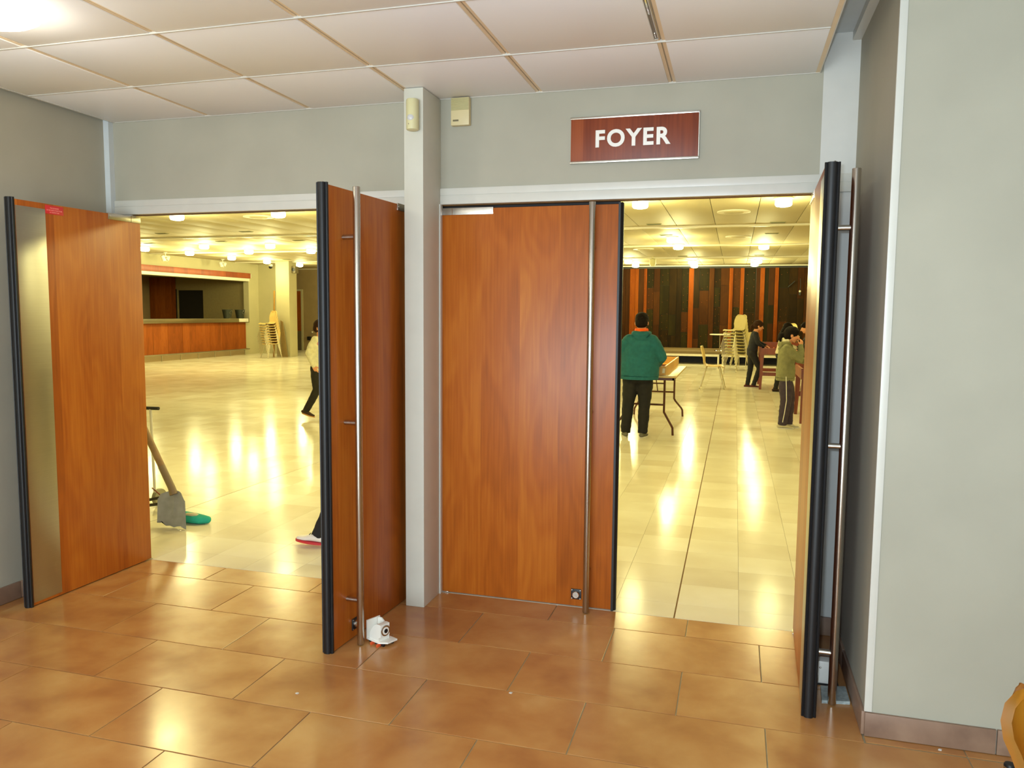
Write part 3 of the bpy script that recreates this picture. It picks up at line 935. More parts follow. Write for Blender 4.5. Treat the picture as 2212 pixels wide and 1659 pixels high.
for (x, y), lb in (((1.37, 8.9), 'round ceiling cover between the two nearest right lamps'), ((1.45, 12.9), 'round ceiling cover behind the second white beam'), ((-6.3, 7.9), 'round ceiling cover between the two nearest left lamps'), ((-0.75, 15.6), 'round ceiling cover at left behind the third beam')):
    e = thing('ceiling_cover', lb, 'cover', (x, y, FZ), group='round covers in the foyer ceiling')
    MB().lathe([(0.25, 0), (0.25, -0.012), (0.22, -0.016), (0.002, -0.016)], (0, 0, 0), 36).obj('cover_ring', M['foyer_beam'], e)
    MB().lathe([(0.15, -0.016), (0.14, -0.022), (0.002, -0.022)], (0, 0, 0), 30).obj('cover_disc', M['foyer_ceil'], e)
def spots(loc, lb):
    e = thing('twin_spotlight', lb, 'spotlight', loc, group='twin spotlights over the hatch')
    MB().lathe([(0.05, 0), (0.05, -0.02)], (0, 0, 0), 14).tube([(0, 0, -0.02), (0, 0, -0.10)], 0.012, 8).box((-0.02, -0.1, -0.12), (0.02, 0.1, -0.10)).obj('bracket', M['white_far'], e)
    for s, a in ((-1, 0.5), (1, -0.7)):
        m = Matrix.Translation((0.0, s*0.09, -0.15)) @ Matrix.Rotation(a, 4, 'X')
        MB().lathe([(0.03, 0.07), (0.045, 0.05), (0.055, -0.08), (0.048, -0.08), (0.04, -0.05)], (0, 0, 0), 16).xf(m).obj('spot_head', M['white_far'], e)
spots((-13.65, 14.5, FZ), 'white twin spotlight nearer the leftmost leaf')
spots((-13.8, 17.2, FZ), 'white twin spotlight nearer the far left pillar')
e = thing('dome_camera', 'small round dark camera under the ceiling left of the pillar', 'camera', (-13.55, 19.4, FZ-0.02))
MB().lathe([(0.07, 0), (0.075, -0.05), (0.07, -0.07)], (0, 0, 0), 18).obj('housing', M['foyer_beam'], e)
MB().ball((0, 0, -0.09), (0.06, 0.06, 0.06), 14).obj('dome', M['black'], e)
e = thing('wall_speaker', 'small grey speaker high on the side of the far left pillar', 'speaker', (-12.10, 18.55, 2.78))
MB().box((-0.078, -0.1, -0.12), (0.06, 0.1, 0.1), 0.02).obj('housing', plain('speaker_grey', rgb(110, 100, 76), 0.6), e)
MB().lathe([(0.06, 0), (0.06, -0.004)], (-0.01, -0.1, -0.01), 16, 'Y').obj('cone', M['black'], e)
e = thing('ceiling_projector_lamp', 'cream cylinder hanging under the beam left of the lamp pair', 'spotlight', (-0.8, 18.3, FZ-0.001))
MB().tube([(0, 0, 0), (0, 0, -0.06)], 0.015, 8).obj('stem', M['cream'], e)
MB().lathe([(0.06, -0.05), (0.09, -0.07), (0.09, -0.19), (0.06, -0.25), (0.03, -0.25)], (0, 0, 0), 18).obj('housing', M['cream'], e)

# ------------------------------------------------------------------ serving hatch and bar
bar = thing('serving_counter', 'long bar counter with stainless top and wood front at far left', 'counter', (FX0, 0, 0))
YA, YB = HY0, 18.97
n_p = 16
for k in range(n_p):
    a = YA+(YB-YA)*k/n_p
    b_ = YA+(YB-YA)*(k+1)/n_p
    bx((0.0, a+0.003, 0.2), (0.045+0.002*(k % 3), b_-0.003, 1.075)).obj('front_panel', M['cherry_far'], bar)
bx((-0.5, YA, 1.08), (0.14, YB+0.06, 1.205), 0.006).obj('counter_top', M['steel_top'], bar)
MB().box((0.0, YA, 0.0), (0.02, YB-0.05, 0.198)).obj('kick_plate', M['foyer_brown'], bar)
fr = MB().tube([(0.2, YA, 0.19), (0.2, YB-0.1, 0.19), (0.17, YB, 0.19), (0.02, YB+0.02, 0.19)], 0.022, 10).obj('foot_rail', M['steel_top'], bar)
for k in range(13):
    y = YB-0.3-k*0.78
    MB().tube([(0.2, y, 0.185), (0.2, y, 0.004)], 0.013, 8).obj('rail_post', M['steel_top'], fr)
bx((0.1, 18.48, 1.09), (0.145, 18.98, 1.20), 0.002).obj('white_end_piece', M['white_far'], bar)
fa = thing('hatch_fascia', 'dark red wood fascia with a white board above the serving hatch', 'fascia', (FX0, 0, 0))
bx((0.0, YA, 2.53), (0.10, 19.22, 2.70), 0.004).obj('wood_board', wood('fascia_wood', rgb(110, 46, 18), rgb(146, 66, 28), rgb(168, 84, 38), 0.6, 0.4), fa)
bx((0.0, YA, 2.435), (0.07, 19.2, 2.527), 0.003).obj('white_board', M['foyer_beam'], fa)
bx((0.0, 19.221, 2.55), (0.11, 19.24, 2.68)).obj('end_cap', M['white_far'], fa)
for y, lb in ((18.06, 'black bucket on the bar counter, the left one'), (18.73, 'black bucket at the end of the bar counter')):
    e = thing('bucket', lb, 'bucket', (FX0-0.0, y, 1.205), group='black buckets on the bar counter')
    MB().lathe([(0.115, 0.0), (0.16, 0.27), (0.172, 0.275), (0.172, 0.285), (0.155, 0.285), (0.108, 0.012), (0.002, 0.012)], (0, 0, 0), 24, cap=False).obj('bucket_body', plain('dark_green_plastic', rgb(40, 44, 34), 0.5), e)
    MB().tube([(0.165, 0, 0.27), (0.15, 0.1, 0.18), (0.14, 0.0, 0.14), (0.15, -0.1, 0.18), (0.165, -0.0, 0.27)], 0.003, 6).obj('bucket_handle', M['chrome'], e)

# door at the far left end, a black case on the wall
e = tag(MB().box((-14.95, FY1-0.035, 0.01), (-14.2, FY1-0.003, 2.2)).obj('door_6', M['cherry_far']), 'orange wood door far behind the left pillar', 'door', kind='structure')
bx((-14.94, FY1-0.038, 0.01), (-14.21, FY1-0.036, 0.72)).obj('kick_plate', plain('grey_kick', rgb(98, 86, 60), 0.5), e)
MB().box((-14.2, FY1-0.05, 0), (-14.13, FY1-0.002, 2.27)).box((-15.0, FY1-0.05, 2.21), (-14.2, FY1-0.002, 2.27)).obj('door_frame', M['foyer_wall'], e)
e = thing('wall_case', 'small black case low on the far wall left of the running child', 'case', (-13.86, FY1-0.001, 0.45))
MB().box((-0.07, -0.12, -0.07), (0.07, 0, 0.07), 0.03).obj('case_body', M['black'], e)
MB().box((0.075, -0.03, 0.2), (0.13, 0, 0.26), 0.004).obj('socket', M['white_far'], e)

# ------------------------------------------------------------------ wooden plank wall and stage
pl = [('plank_dark', rgb(25, 17, 6), rgb(39, 26, 8), rgb(53, 36, 12)), ('plank_brown', rgb(46, 24, 6), rgb(63, 34, 10), rgb(79, 44, 13)),
      ('plank_orange', rgb(94, 43, 8), rgb(122, 58, 12), rgb(141, 73, 18)), ('plank_green', rgb(25, 20, 7), rgb(37, 30, 10), rgb(49, 41, 14))]
PM = [wood(a, b, c, d, 0.3, 0.7, 0.6, spec=0.1) for a, b, c, d in pl]
ww = thing('wall_wood', 'tall plank wall of dark and orange boards behind the stage', 'wall', (0, FY1, 0), kind='structure')
bx((-4.4, 0.0, 0), (FX1, 0.12, FZ+0.05)).obj('backing', M['black'], ww)
# plank layout left to right, width and tone read off the photograph
lay = [(0.30, 0), (0.28, 1), (0.2, 0), (0.26, 1), (0.34, 3), (0.2, 1), (0.3, 0), (0.24, 1), (0.2, 2)]
seqs = [(0.36, 3), (0.18, 1), (0.14, 1), (0.17, 2), (0.12, 2), (0.17, 1), (0.10, 2), (0.22, 3), (0.2, 1), (0.30, 3), (0.24, 0), (0.16, 1), (0.22, 3), (0.16, 2), (0.18, 1),
        (0.30, 3), (0.16, 1), (0.2, 3), (0.26, 1), (0.12, 2), (0.22, 3), (0.12, 2), (0.36, 3), (0.12, 1), (0.14, 2), (0.12, 0), (0.18, 1), (0.12, 2), (0.3, 3), (0.26, 0), (0.2, 1)]
x = -2.62
order = []
xx = x
for w_, m_ in reversed(lay):
    order.append((xx-w_, w_, m_)); xx -= w_
while xx > -4.3:
    order.append((xx-0.3, 0.3, random.choice((0, 1, 3)))); xx -= 0.3
xx = x
for w_, m_ in seqs:
    order.append((xx, w_, m_)); xx += w_
while xx < FX1-0.3:
    w_ = random.choice((0.2, 0.26, 0.32)); order.append((xx, w_, random.choice((0, 1, 3, 3)))); xx += w_
# some boards are made of several lengths, butted with a step
for xa, w_, m_ in order:
    cuts = [0.0]
    z = 0.0
    if w_ > 0.17:
        while z < 2.0:
            z += random.uniform(0.5, 1.3)
            if z < 2.5: cuts.append(z)
    cuts.append(FZ-0.09)
    dep = {0: 0.03, 1: 0.04, 2: 0.065, 3: 0.02}[m_]
    for c0, c1 in zip(cuts, cuts[1:]):
        mm = PM[m_] if random.random() < 0.7 or m_ == 2 else PM[random.choice((0, 1, 3))]
        bx((xa+0.004, -dep-random.uniform(0, 0.012), c0+0.003), (xa+w_-0.004, 0, c1-0.003)).obj('plank', mm, ww)
nb = MB()
for xa, w_, m_ in order:
    if m_ == 3 or m_ == 2:
        for k in range(12):
            if random.random() < 0.75:
                nb.box((xa+w_*0.25, -0.09 if m_ == 2 else -0.045, 0.3+k*0.22), (xa+w_*0.25+0.014, -0.02, 0.314+k*0.22))
                if m_ == 3:
                    nb.box((xa+w_*0.8, -0.045, 0.36+k*0.22), (xa+w_*0.8+0.012, -0.02, 0.372+k*0.22))
o = nb.obj('nail_heads', M['cherry_far'], ww)
o['kind'] = 'stuff'
st = thing('stage', 'low portable stage with grey brown deck on white frames', 'stage', (0, 19.8, 0))
bx((-5.0, 0.0, 0.30), (3.6, 2.52, 0.375)).obj('deck', plain('deck_brown', rgb(116, 96, 62), 0.6), st)
x = -4.95
sect = 0
while x < 3.5:
    xe = min(x+2.0, 3.58)
    f_ = MB().box((x, -0.03, 0.235), (xe-0.06, 0.02, 0.30)).box((x, -0.025, 0.0), (x+0.05, 0.02, 0.235)).box((xe-0.11, -0.025, 0.0), (xe-0.06, 0.02, 0.235))
    f_.obj('stage_frame', M['white_far'], st)
    x += 2.02
bx((-4.9, 0.9, 0.0), (3.5, 0.95, 0.30)).obj('underside_dark', M['black'], st)  # black sheet stands in for the shade under the deck
e = thing('small_table', 'thin white round table on the stage left of the chair stack', 'table', (1.02, 20.6, 0.375))
MB().lathe([(0.30, 0.47), (0.305, 0.48), (0.305, 0.492), (0.30, 0.5)], (0, 0, 0), 28).obj('tabletop', M['white_far'], e)
MB().tube([(0, 0, 0.015), (0, 0, 0.47)], 0.014, 8).lathe([(0.16, 0), (0.15, 0.015), (0.002, 0.018)], (0, 0, 0), 20).obj('pedestal', M['chrome'], e)
e = thing('wall_spotlight', 'tiny bright spotlight with cable on the wooden wall', 'spotlight', (3.35, FY1-0.09, 2.2))
MB().ball((0, -0.05, 0), 0.035, 10).obj('spot_bulb', M['white_far'], e)
MB().tube([(0, 0, 0.4), (0.02, -0.02, 0.2), (0, -0.02, 0.03)], 0.008, 6).box((-0.03, -0.03, -0.12), (0.03, 0.0, -0.03)).obj('spot_cable', M['black'], e)
tag(MB().tube([(3.0, FY1-0.1, 2.33), (3.2, FY1-0.1, 2.52)], 0.02, 8).obj('wall_bracket', M['black']), 'short black bracket slanting on the wooden wall', 'bracket')

# ------------------------------------------------------------------ chairs
def shell_mesh(mat, paddle=False):
    # profile (forward y, z): back is behind (negative y), seat front forward
    prof = [(-0.257, 0.828, 0.085), (-0.256, 0.823, 0.135), (-0.254, 0.81, 0.168), (-0.248, 0.785, 0.192), (-0.225, 0.70, 0.213), (-0.20, 0.60, 0.215), (-0.185, 0.52, 0.20), (-0.165, 0.465, 0.195), (-0.12, 0.44, 0.20),
            (-0.04, 0.432, 0.215), (0.06, 0.436, 0.22), (0.14, 0.445, 0.22), (0.19, 0.44, 0.21), (0.205, 0.425, 0.19)]
    if paddle:
        prof = [(-0.257, 0.828, 0.012), (-0.256, 0.822, 0.03), (-0.253, 0.808, 0.043), (-0.249, 0.785, 0.05), (-0.243, 0.76, 0.048), (-0.236, 0.735, 0.038), (-0.227, 0.70, 0.028), (-0.205, 0.60, 0.026),
                (-0.185, 0.52, 0.06), (-0.165, 0.465, 0.15)]+prof[8:]
    b = MB()
    nx = 11
    G = []
    for i, (y, z, hw) in enumerate(prof):
        r_ = []
        for k in range(nx):
            u = -1+2*k/(nx-1)
            back = max(0.0, min(1.0, (z-0.45)/0.2))
            dz = -0.02*abs(u)**3 if i >= len(prof)-2 else 0.0
            r_.append(Vector((u*hw, y+0.035*u*u*back, z+dz+0.02*u*u*(1-back))))
        G.append(r_)
    rings = []
    for i in range(len(G)):
        lo_ = []
        for k in range(nx):
            a_ = G[min(i+1, len(G)-1)][k]-G[max(i-1, 0)][k]
            c_ = G[i][min(k+1, nx-1)]-G[i][max(k-1, 0)]
            n_ = c_.cross(a_).normalized()
            lo_.append(G[i][k]-n_*(0.010 if 0 < k < nx-1 else 0.016))
        rings.append([b.bm.verts.new(p) for p in G[i]]+[b.bm.verts.new(p) for p in reversed(lo_)])
    b.skin(rings)
    return b.mesh('seat_shell', mat, ang=50)
def leg_mesh(sx, sy, mat):
    b = MB()
    top = (sx*0.15, 0.10 if sy > 0 else -0.12, 0.425)
    b.tube([(0, top[1], 0.425), top, (sx*0.185, top[1]+sy*0.02, 0.40), (sx*0.235, sy*0.235-0.01, 0.006)], 0.0095, 8)
    b.lathe([(0.012, 0.0), (0.012, 0.02), (0.009, 0.022)], (sx*0.235, sy*0.235-0.01, 0), 8)
    return b.mesh('leg', mat)
CH = {}
CH['shell'] = plain('chair_shell_ochre', rgb(220, 190, 120), 0.4, var=0.03)
CH['shell2'] = plain('chair_shell_khaki', rgb(196, 180, 124), 0.45, var=0.03)
CH['shell3'] = plain('chair_shell_pale', rgb(226, 206, 140), 0.4, var=0.03)
legm = plain('chair_leg_metal', rgb(200, 190, 160), 0.3, 0.9)
meshes_leg = [leg_mesh(sx, sy, legm) for sx in (-1, 1) for sy in (-1, 1)]
shells = {k: shell_mesh(v) for k, v in CH.items()}
def chair(label, loc, rz, kind='shell', group=None, z=0.0, sc=1.0):
    e = thing('shell_chair', label, 'chair', (loc[0], loc[1], z), rz, group)
    link('seat_shell', shells[kind], e)
    for m in meshes_leg:
        link('leg', m, e)
    return e
# local +y is the way the chair faces
chair('single ochre shell chair standing alone, facing right', (1.06, 12.25, 0), R(-92), 'shell')
chair('pale shell chair standing on the stage at right', (3.05, 20.9, 0), R(185), 'shell3', z=0.376)
pos_words = ['lowest', 'second', 'third', 'fourth', 'fifth', 'sixth', 'seventh', 'eighth', 'ninth', 'tenth']
for k in range(9):
    a = R(132)
    chair('khaki shell chair, %s from the floor, in the stack left of the girl in black' % pos_words[k], (1.43+0.010*(8-k), 17.0+0.010*(8-k), 0), a, 'shell2', 'khaki chairs in the tall right stack', z=0.078*k)
for k in range(3):
    chair('khaki shell chair, %s from the floor, in the low stack behind the tall one' % pos_words[k], (1.66, 18.1+0.01*k, 0), R(150), 'shell2', 'khaki chairs in the low rear stack', z=0.078*k)
for k in range(9):
    chair('ochre shell chair, %s from the floor, in the stack by the far left pillar' % pos_words[k], (-12.50+0.010*(8-k), 17.55+0.006*(8-k), 0), R(150), 'shell', 'ochre chairs in the far left stack', z=0.078*k)
tag(MB().prism([(-12.42, 0.0), (-12.2, 0.0), (-12.36, 1.12), (-12.44, 1.16)], 18.18, 18.21, 'Y').obj('leaning_board', plain('brown_board', rgb(140, 118, 74), 0.5)), 'brown board leaning on the pillar behind the left chair stack', 'board')
tag(MB().tube([(-12.71, 18.2, 0.0), (-12.69, 18.26, 2.1)], 0.03, 8).obj('wooden_pole', plain('pole_wood', rgb(150, 110, 40), 0.5)), 'upright wooden pole behind the left chair stack', 'pole')
# made-up amber chair in place of an unidentified orange shape, lower right
def amber():
    q = NT('amber_translucent_plastic')
    q.set(Roughness=0.35)
    q.b.inputs['Base Color'].default_value = rgb(236, 150, 40)
    q.b.inputs['Transmission Weight'].default_value = 0.85
    q.b.inputs['IOR'].default_value = 1.2
    tc = q.n('ShaderNodeTexCoord')
    n = q.n('ShaderNodeTexNoise', i_Scale=6.0)
    q.l(tc.outputs['Object'], n.inputs['Vector'])
    q.l(q.ramp(n.outputs['Fac'], [(0.3, rgb(232, 150, 40)), (0.7, rgb(240, 170, 60))]), q.b.inputs['Base Color'])
    return q.m
shells['amber'] = shell_mesh(amber(), True)

# ------------------------------------------------------------------ long shuffleboard on a folding table
tb = thing('folding_table', 'long folding table with bent brown metal legs under the game', 'table', (0.42, 5.68, 0))
TL, TW = 1.95, 0.76
MB().box((-TW/2, 0, 0.70), (TW/2, TL, 0.722), 0.004).obj('tabletop', plain('table_beige', rgb(206, 176, 104), 0.35), tb)
brn = plain('brown_metal', rgb(84, 40, 24), 0.4)
MB().box((-TW/2+0.03, 0.03, 0.668), (TW/2-0.03, 0.05, 0.70)).box((-TW/2+0.03, TL-0.05, 0.668), (TW/2-0.03, TL-0.03, 0.70)).box((-TW/2+0.03, 0.03, 0.668), (-TW/2+0.05, TL-0.03, 0.70)).box((TW/2-0.05, 0.03, 0.668), (TW/2-0.03, TL-0.03, 0.70)).obj('apron', brn, tb)
for yy_, yf in ((0.16, 0.10), (TL-0.16, TL-0.02)):
    for s in (-1, 1):
        MB().tube([(s*0.23, yy_, 0.70), (s*0.23, yy_, 0.27), (s*0.25, yy_, 0.235), (s*0.325, yf, 0.12), (s*0.34, yf, 0.09), (s*0.345, yf, 0.0)], 0.0135, 8).obj('leg', brn, tb)
    MB().tube([(-0.23, yy_, 0.36), (0.23, yy_, 0.36)], 0.012, 8).tube([(-0.23, yy_, 0.62), (0.23, yy_, 0.62)], 0.008, 8).obj('crossbar', brn, tb)
    MB().tube([(0.0, yy_, 0.36), (0.0, yy_+(0.45 if yy_ < 1 else -0.45), 0.69)], 0.008, 8).obj('brace', brn, tb)
gb = thing('shuffleboard', 'long wooden shuffleboard box game on the folding table', 'game', (0.37, 5.74, 0.7225))
bwood = wood('game_box_wood', rgb(196, 146, 62), rgb(214, 166, 80), rgb(226, 180, 96), 0.5, 0.4)
BW = 0.30
MB().box((-BW, 0.0, 0), (BW, 2.2, 0.012)).obj('board', bwood, gb)
MB().box((-BW, 0.0, 0.012), (-BW+0.016, 2.2, 0.115)).obj('side', bwood, gb)
MB().box((BW-0.016, 0.0, 0.012), (BW, 2.2, 0.115)).obj('side', bwood, gb)
MB().box((-BW+0.016, 0.0, 0.012), (BW-0.016, 0.016, 0.115)).obj('end', bwood, gb)
MB().box((-BW+0.016, 2.184, 0.012), (BW-0.016, 2.2, 0.115)).obj('end', bwood, gb)
MB().box((-BW+0.016, 0.55, 0.05), (BW-0.016, 0.565, 0.10)).obj('gate', plain('gate_red_brown', rgb(150, 80, 34), 0.5), gb)
MB().prism([(0.255, 0.03), (0.285, 0.03), (0.29, 0.085), (0.262, 0.088)], -0.003, 0.0, 'Y').obj('white_mark', M['white_far'], gb)
text_obj('2', 0.045, 'number_mark', plain('pencil_mark', rgb(110, 76, 30), 0.6), gb, (0.13, -0.0015, 0.06), (R(90), 0, 0), 0.0008)
for k, (x, y) in enumerate(((0.19, 0.35), (0.10, 0.45), (-0.02, 0.3))):
    e = thing('puck', ['white game piece with brown disc, nearest the right side of the box', 'white game piece with brown disc, farther from the box end', 'white game piece left of the others in the box'][k], 'game piece', (0.37+x, 5.74+y, 0.7345), group='pucks in the long game box')
    MB().box((-0.055, -0.03, 0), (0.055, 0.03, 0.05), 0.006).obj('block', M['white_far'], e)
    MB().lathe([(0.018, 0), (0.018, -0.004)], (-0.025, -0.03, 0.026), 16, 'Y').obj('disc', plain('disc_brown', rgb(150, 70, 30), 0.5), e)
tag(MB().prism([(0.0, 0.0), (0.12, -0.03), (0.16, 0.05), (0.05, 0.09)], 0, 0.003, 'Z').obj('paper_sheet', M['white_far'], loc=(0.63, 5.70, 0.7225)), 'small white paper on the table corner beside the game box', 'paper')

# ------------------------------------------------------------------ red brown game tables at right
red = wood('game_table_wood', rgb(96, 42, 16), rgb(128, 60, 24), rgb(148, 74, 32), 0.4, 0.4)
def game_table(label, x0, x1, y0, y1, zt, loc_leg=0.05):
    e = thing('game_table', label, 'table', ((x0+x1)/2, (y0+y1)/2, 0))
    hx, hy = (x1-x0)/2, (y1-y0)/2
    MB().box((-hx, -hy, zt-0.14), (hx, -hy+0.03, zt-0.02)).obj('side', red, e)
    MB().box((-hx, hy-0.03, zt-0.14), (hx, hy, zt+0.06)).obj('side', red, e)
    MB().box((-hx, -hy+0.03, zt-0.14), (-hx+0.03, hy-0.03, zt)).obj('side', red, e)
    MB().box((hx-0.03, -hy+0.03, zt-0.14), (hx, hy-0.03, zt)).obj('side', red, e)
    MB().box((-hx+0.03, -hy+0.03, zt-0.14), (hx-0.03, hy-0.03, zt-0.11)).obj('playing_board', plain('board_tan', rgb(196, 120, 70), 0.5), e)
    for sx in (-1, 1):
        for sy in (-1, 1):
            cx_, cy_ = sx*(hx-0.045), sy*(hy-0.045)
            b = MB()
            r0 = [b.bm.verts.new((cx_+a*0.035, cy_+c*0.035, zt-0.14)) for a, c in ((-1, -1), (1, -1), (1, 1), (-1, 1))]
            r1 = [b.bm.verts.new((cx_+sx*0.02+a*0.022, cy_+c*0.022, 0.0)) for a, c in ((-1, -1), (1, -1), (1, 1), (-1, 1))]
            b.skin([r0, r1])
            b.obj('leg', red, e)
    for sy in (-1, 1):
        MB().box((-hx+0.05, sy*(hy-0.045)-0.012, 0.27), (hx-0.05, sy*(hy-0.045)+0.012, 0.34)).obj('stretcher', red, e)
    return e
game_table('red brown game table behind the two girls at right', 1.93, 3.2, 12.25, 13.6, 0.83)
game_table('red brown game table mostly hidden behind the rightmost leaf', 2.32, 3.4, 7.36, 8.5, 0.74)
for k, (x, y, c) in enumerate(((2.2, 12.6, (226, 110, 60)), (2.3, 12.8, (230, 190, 150)), (2.42, 12.55, (226, 120, 70)))):
    e = tag(MB().lathe([(0.035, 0), (0.038, 0.01), (0.02, 0.05), (0.012, 0.08), (0.016, 0.095), (0.002, 0.1)], (x, y, 0.7205), 12).obj('game_pawn', plain('pawn_%d' % k, rgb(*c), 0.5)), ['orange pawn on the red table nearest the girl in black', 'pale pawn in the middle of the red table', 'orange pawn at the right on the red table'][k], 'game piece')

# ------------------------------------------------------------------ shovel, cloth, hand truck left of the opening
sh = thing('shovel', 'grey shovel with chipped blade leaning behind the leftmost leaf', 'shovel', (-2.13, 0.60, 0.0))
blade = MB()
nx, nz = 9, 10
grid = []
for j in range(nz):
    v = j/(nz-1)
    r_ = []
    for k in range(nx):
        u = -1+2*k/(nx-1)
        hw = 0.116*(1-0.08*v) if v < 0.78 else 0.116*(0.936-1.9*(v-0.78)**1.5)
        chip = 0.012*noise.noise(Vector((u*3, 0, 0)))-0.012*(u < -0.6)*1.5 if j == 0 else 0
        zz = 0.004+0.245*v+abs(chip)*2.0 - (0.02*abs(u)**2 if v > 0.85 else 0)
        yy2 = 0.03*v - 0.045*u*u*(0.5+0.5*v) + (0.012 if abs(u) < 0.15 and 0.25 < v < 0.9 else 0)*-1
        r_.append(blade.bm.verts.new((u*hw, yy2, zz)))
    grid.append(r_)
for a, c in zip(grid, grid[1:]):
    for k in range(nx-1):
        blade.bm.faces.new((a[k], a[k+1], c[k+1], c[k]))
bmesh.ops.solidify(blade.bm, geom=list(blade.bm.faces), thickness=0.004)
blade.obj('blade', plain('shovel_grey', rgb(176, 178, 192), 0.45, var=0.12, scale=20), sh)
wdh = plain('handle_wood_grey', rgb(150, 118, 84), 0.5, var=0.2, scale=20)
MB().tube([(0.0, 0.01, 0.225), (-0.02, 0.015, 0.27), (-0.10, 0.02, 0.41)], [0.027, 0.024, 0.0235], 20).obj('socket', plain('shovel_socket', rgb(140, 120, 96), 0.5), sh)
MB().tube([(-0.06, 0.018, 0.34), (-0.44, 0.05, 1.0)], 0.0225, 20).obj('shaft', wdh, sh)
cb = tag(MB().obj('x', M['black']) if False else MB().loft([(-0.14, 0, 0.033), (-0.07, 0.01, 0.036), (0.0, 0, 0.034), (0.08, 0.0, 0.03), (0.115, 0.01, 0.028)], [(0.03, 0.03), (0.05, 0.036), (0.055, 0.036), (0.05, 0.03), (0.028, 0.026)], (0, 1, 0), 14).obj('floor_cloth', plain('teal_cloth', rgb(30, 160, 140), 0.8, var=0.35, scale=9), loc=(-2.10, 0.745, 0)), 'teal and blue rolled cloth on the floor behind the shovel', 'cloth')
MB().loft([(-0.03, -0.01, 0.058), (0.02, -0.01, 0.060), (0.05, -0.008, 0.056)], [(0.026, 0.012), (0.03, 0.013), (0.02, 0.01)], (0, 1, 0), 12).obj('cloth_fold', plain('cloth_beige', rgb(190, 180, 150), 0.8), cb, label='beige fold of the cloth')
tr = thing('hand_truck', 'hand truck with black grip mostly hidden behind the leftmost leaf', 'hand truck', (-2.69, 0.95, 0))
dk = plain('dark_tube', rgb(40, 34, 32), 0.4)
MB().tube([(-0.12, 0.05, 0.74), (0.13, 0.05, 0.742)], 0.012, 10).obj('grip', M['rubber_matt'], tr)
MB().tube([(0.058, 0.05, 0.738), (0.06, 0.05, 0.69), (0.072, 0.05, 0.12)], 0.010, 8).obj('upright', M['white_far'], tr)
MB().tube([(-0.1, 0.05, 0.738), (-0.1, 0.05, 0.12)], 0.010, 8).obj('upright', M['white_far'], tr)
MB().tube([(-0.12, 0.0, 0.03), (0.23, -0.02, 0.115)], 0.011, 8).tube([(-0.12, -0.07, 0.0125), (0.22, -0.09, 0.075)], 0.011, 8).tube([(0.23, -0.02, 0.115), (0.22, -0.09, 0.075)], 0.011, 8).obj('toe_frame', dk, tr)
MB().tube([(0.05, 0.05, 0.15), (0.2, 0.0, 0.09)], 0.005, 6).obj('stay', plain('red_brown_rod', rgb(130, 60, 40), 0.5), tr)
MB().lathe([(0.02, -0.018), (0.062, -0.016), (0.066, 0.0), (0.062, 0.016), (0.02, 0.018)], (0.05, 0.12, 0.066), 24, 'X').obj('wheel', plain('wheel_grey', rgb(150, 146, 120), 0.5), tr)

# ================================================================== PEOPLE
def remesh_to(name, mb, mat, voxel, smooth_it=4, wrinkle=0.0, wscale=9.0, extra=None):
    bmesh.ops.recalc_face_normals(mb.bm, faces=mb.bm.faces)
    me = bpy.data.meshes.new('tmp')
    mb.bm.to_mesh(me)
    mb.bm.free()
    o = bpy.data.objects.new('tmp', me)
    C.objects.link(o)
    md = o.modifiers.new('r', 'REMESH')
    md.mode = 'VOXEL'
    md.voxel_size = voxel
    ms = o.modifiers.new('s', 'SMOOTH')
    ms.iterations = smooth_it
    ms.factor = 0.5
    bpy.context.view_layer.update()
    dg = bpy.context.evaluated_depsgraph_get()
    out = bpy.data.meshes.new_from_object(o.evaluated_get(dg))
    bpy.data.objects.remove(o)
    bpy.data.meshes.remove(me)
    if wrinkle:
        ns = [v.normal.copy() for v in out.vertices]
        for v, n in zip(out.vertices, ns):
            p = v.co
            d = noise.noise(Vector((p.x*wscale, p.y*wscale, p.z*wscale*2.0)))+0.5*noise.noise(Vector((p.x*wscale*2.3+5, p.y*wscale*2.3, p.z*wscale*4)))
            v.co = p+n*d*wrinkle
    if extra:
        bm = bmesh.new()
        bm.from_mesh(out)
        for e_ in extra:
            bm.from_mesh(e_)
        bm.to_mesh(out)
        bm.free()
    out.name = name
    out.materials.clear()
    out.materials.append(mat)
    for p in out.polygons:
        p.use_smooth = True
        p.material_index = 0
    return out

def hand_into(mb, wrist, d, n, L, side, curl=0.6):
    """palm and five fingers; d finger direction, n palm facing, side +1 if the thumb is on +t"""
    wrist, d, n = Vector(wrist), Vector(d).normalized(), Vector(n)
    n = (n-d*n.dot(d)).normalized()
    t = d.cross(n)*side
    pl = L*0.50
    mb.loft([wrist-d*L*0.12, wrist, wrist+d*pl*0.5, wrist+d*pl*0.92], [(L*0.15, L*0.13), (L*0.16, L*0.11), (L*0.23, L*0.085), (L*0.22, L*0.07)], t, 12)
    for k, (u, ln) in enumerate(((0.165, 0.43), (0.055, 0.48), (-0.055, 0.45), (-0.16, 0.35))):
        b0 = wrist+d*pl*0.85+t*(u*L)
        a1, a2, a3 = curl*0.45, curl*1.15, curl*1.7
        p1 = b0+(d*math.cos(a1)+n*math.sin(a1))*L*ln*0.45
        p2 = p1+(d*math.cos(a2)+n*math.sin(a2))*L*ln*0.32
        p3 = p2+(d*math.cos(a3)+n*math.sin(a3))*L*ln*0.23
        mb.loft([b0, p1, p2, p3], [L*0.05, L*0.047, L*0.042, L*0.036], t, 8)
    b0 = wrist+d*L*0.12+t*L*0.17
    p1 = b0+(d*0.7+t*0.75+n*0.3).normalized()*L*0.22
    p2 = p1+(d*0.85+t*0.3+n*0.45).normalized()*L*0.18
    mb.loft([b0, p1, p2], [L*0.07, L*0.055, L*0.045], n, 8)

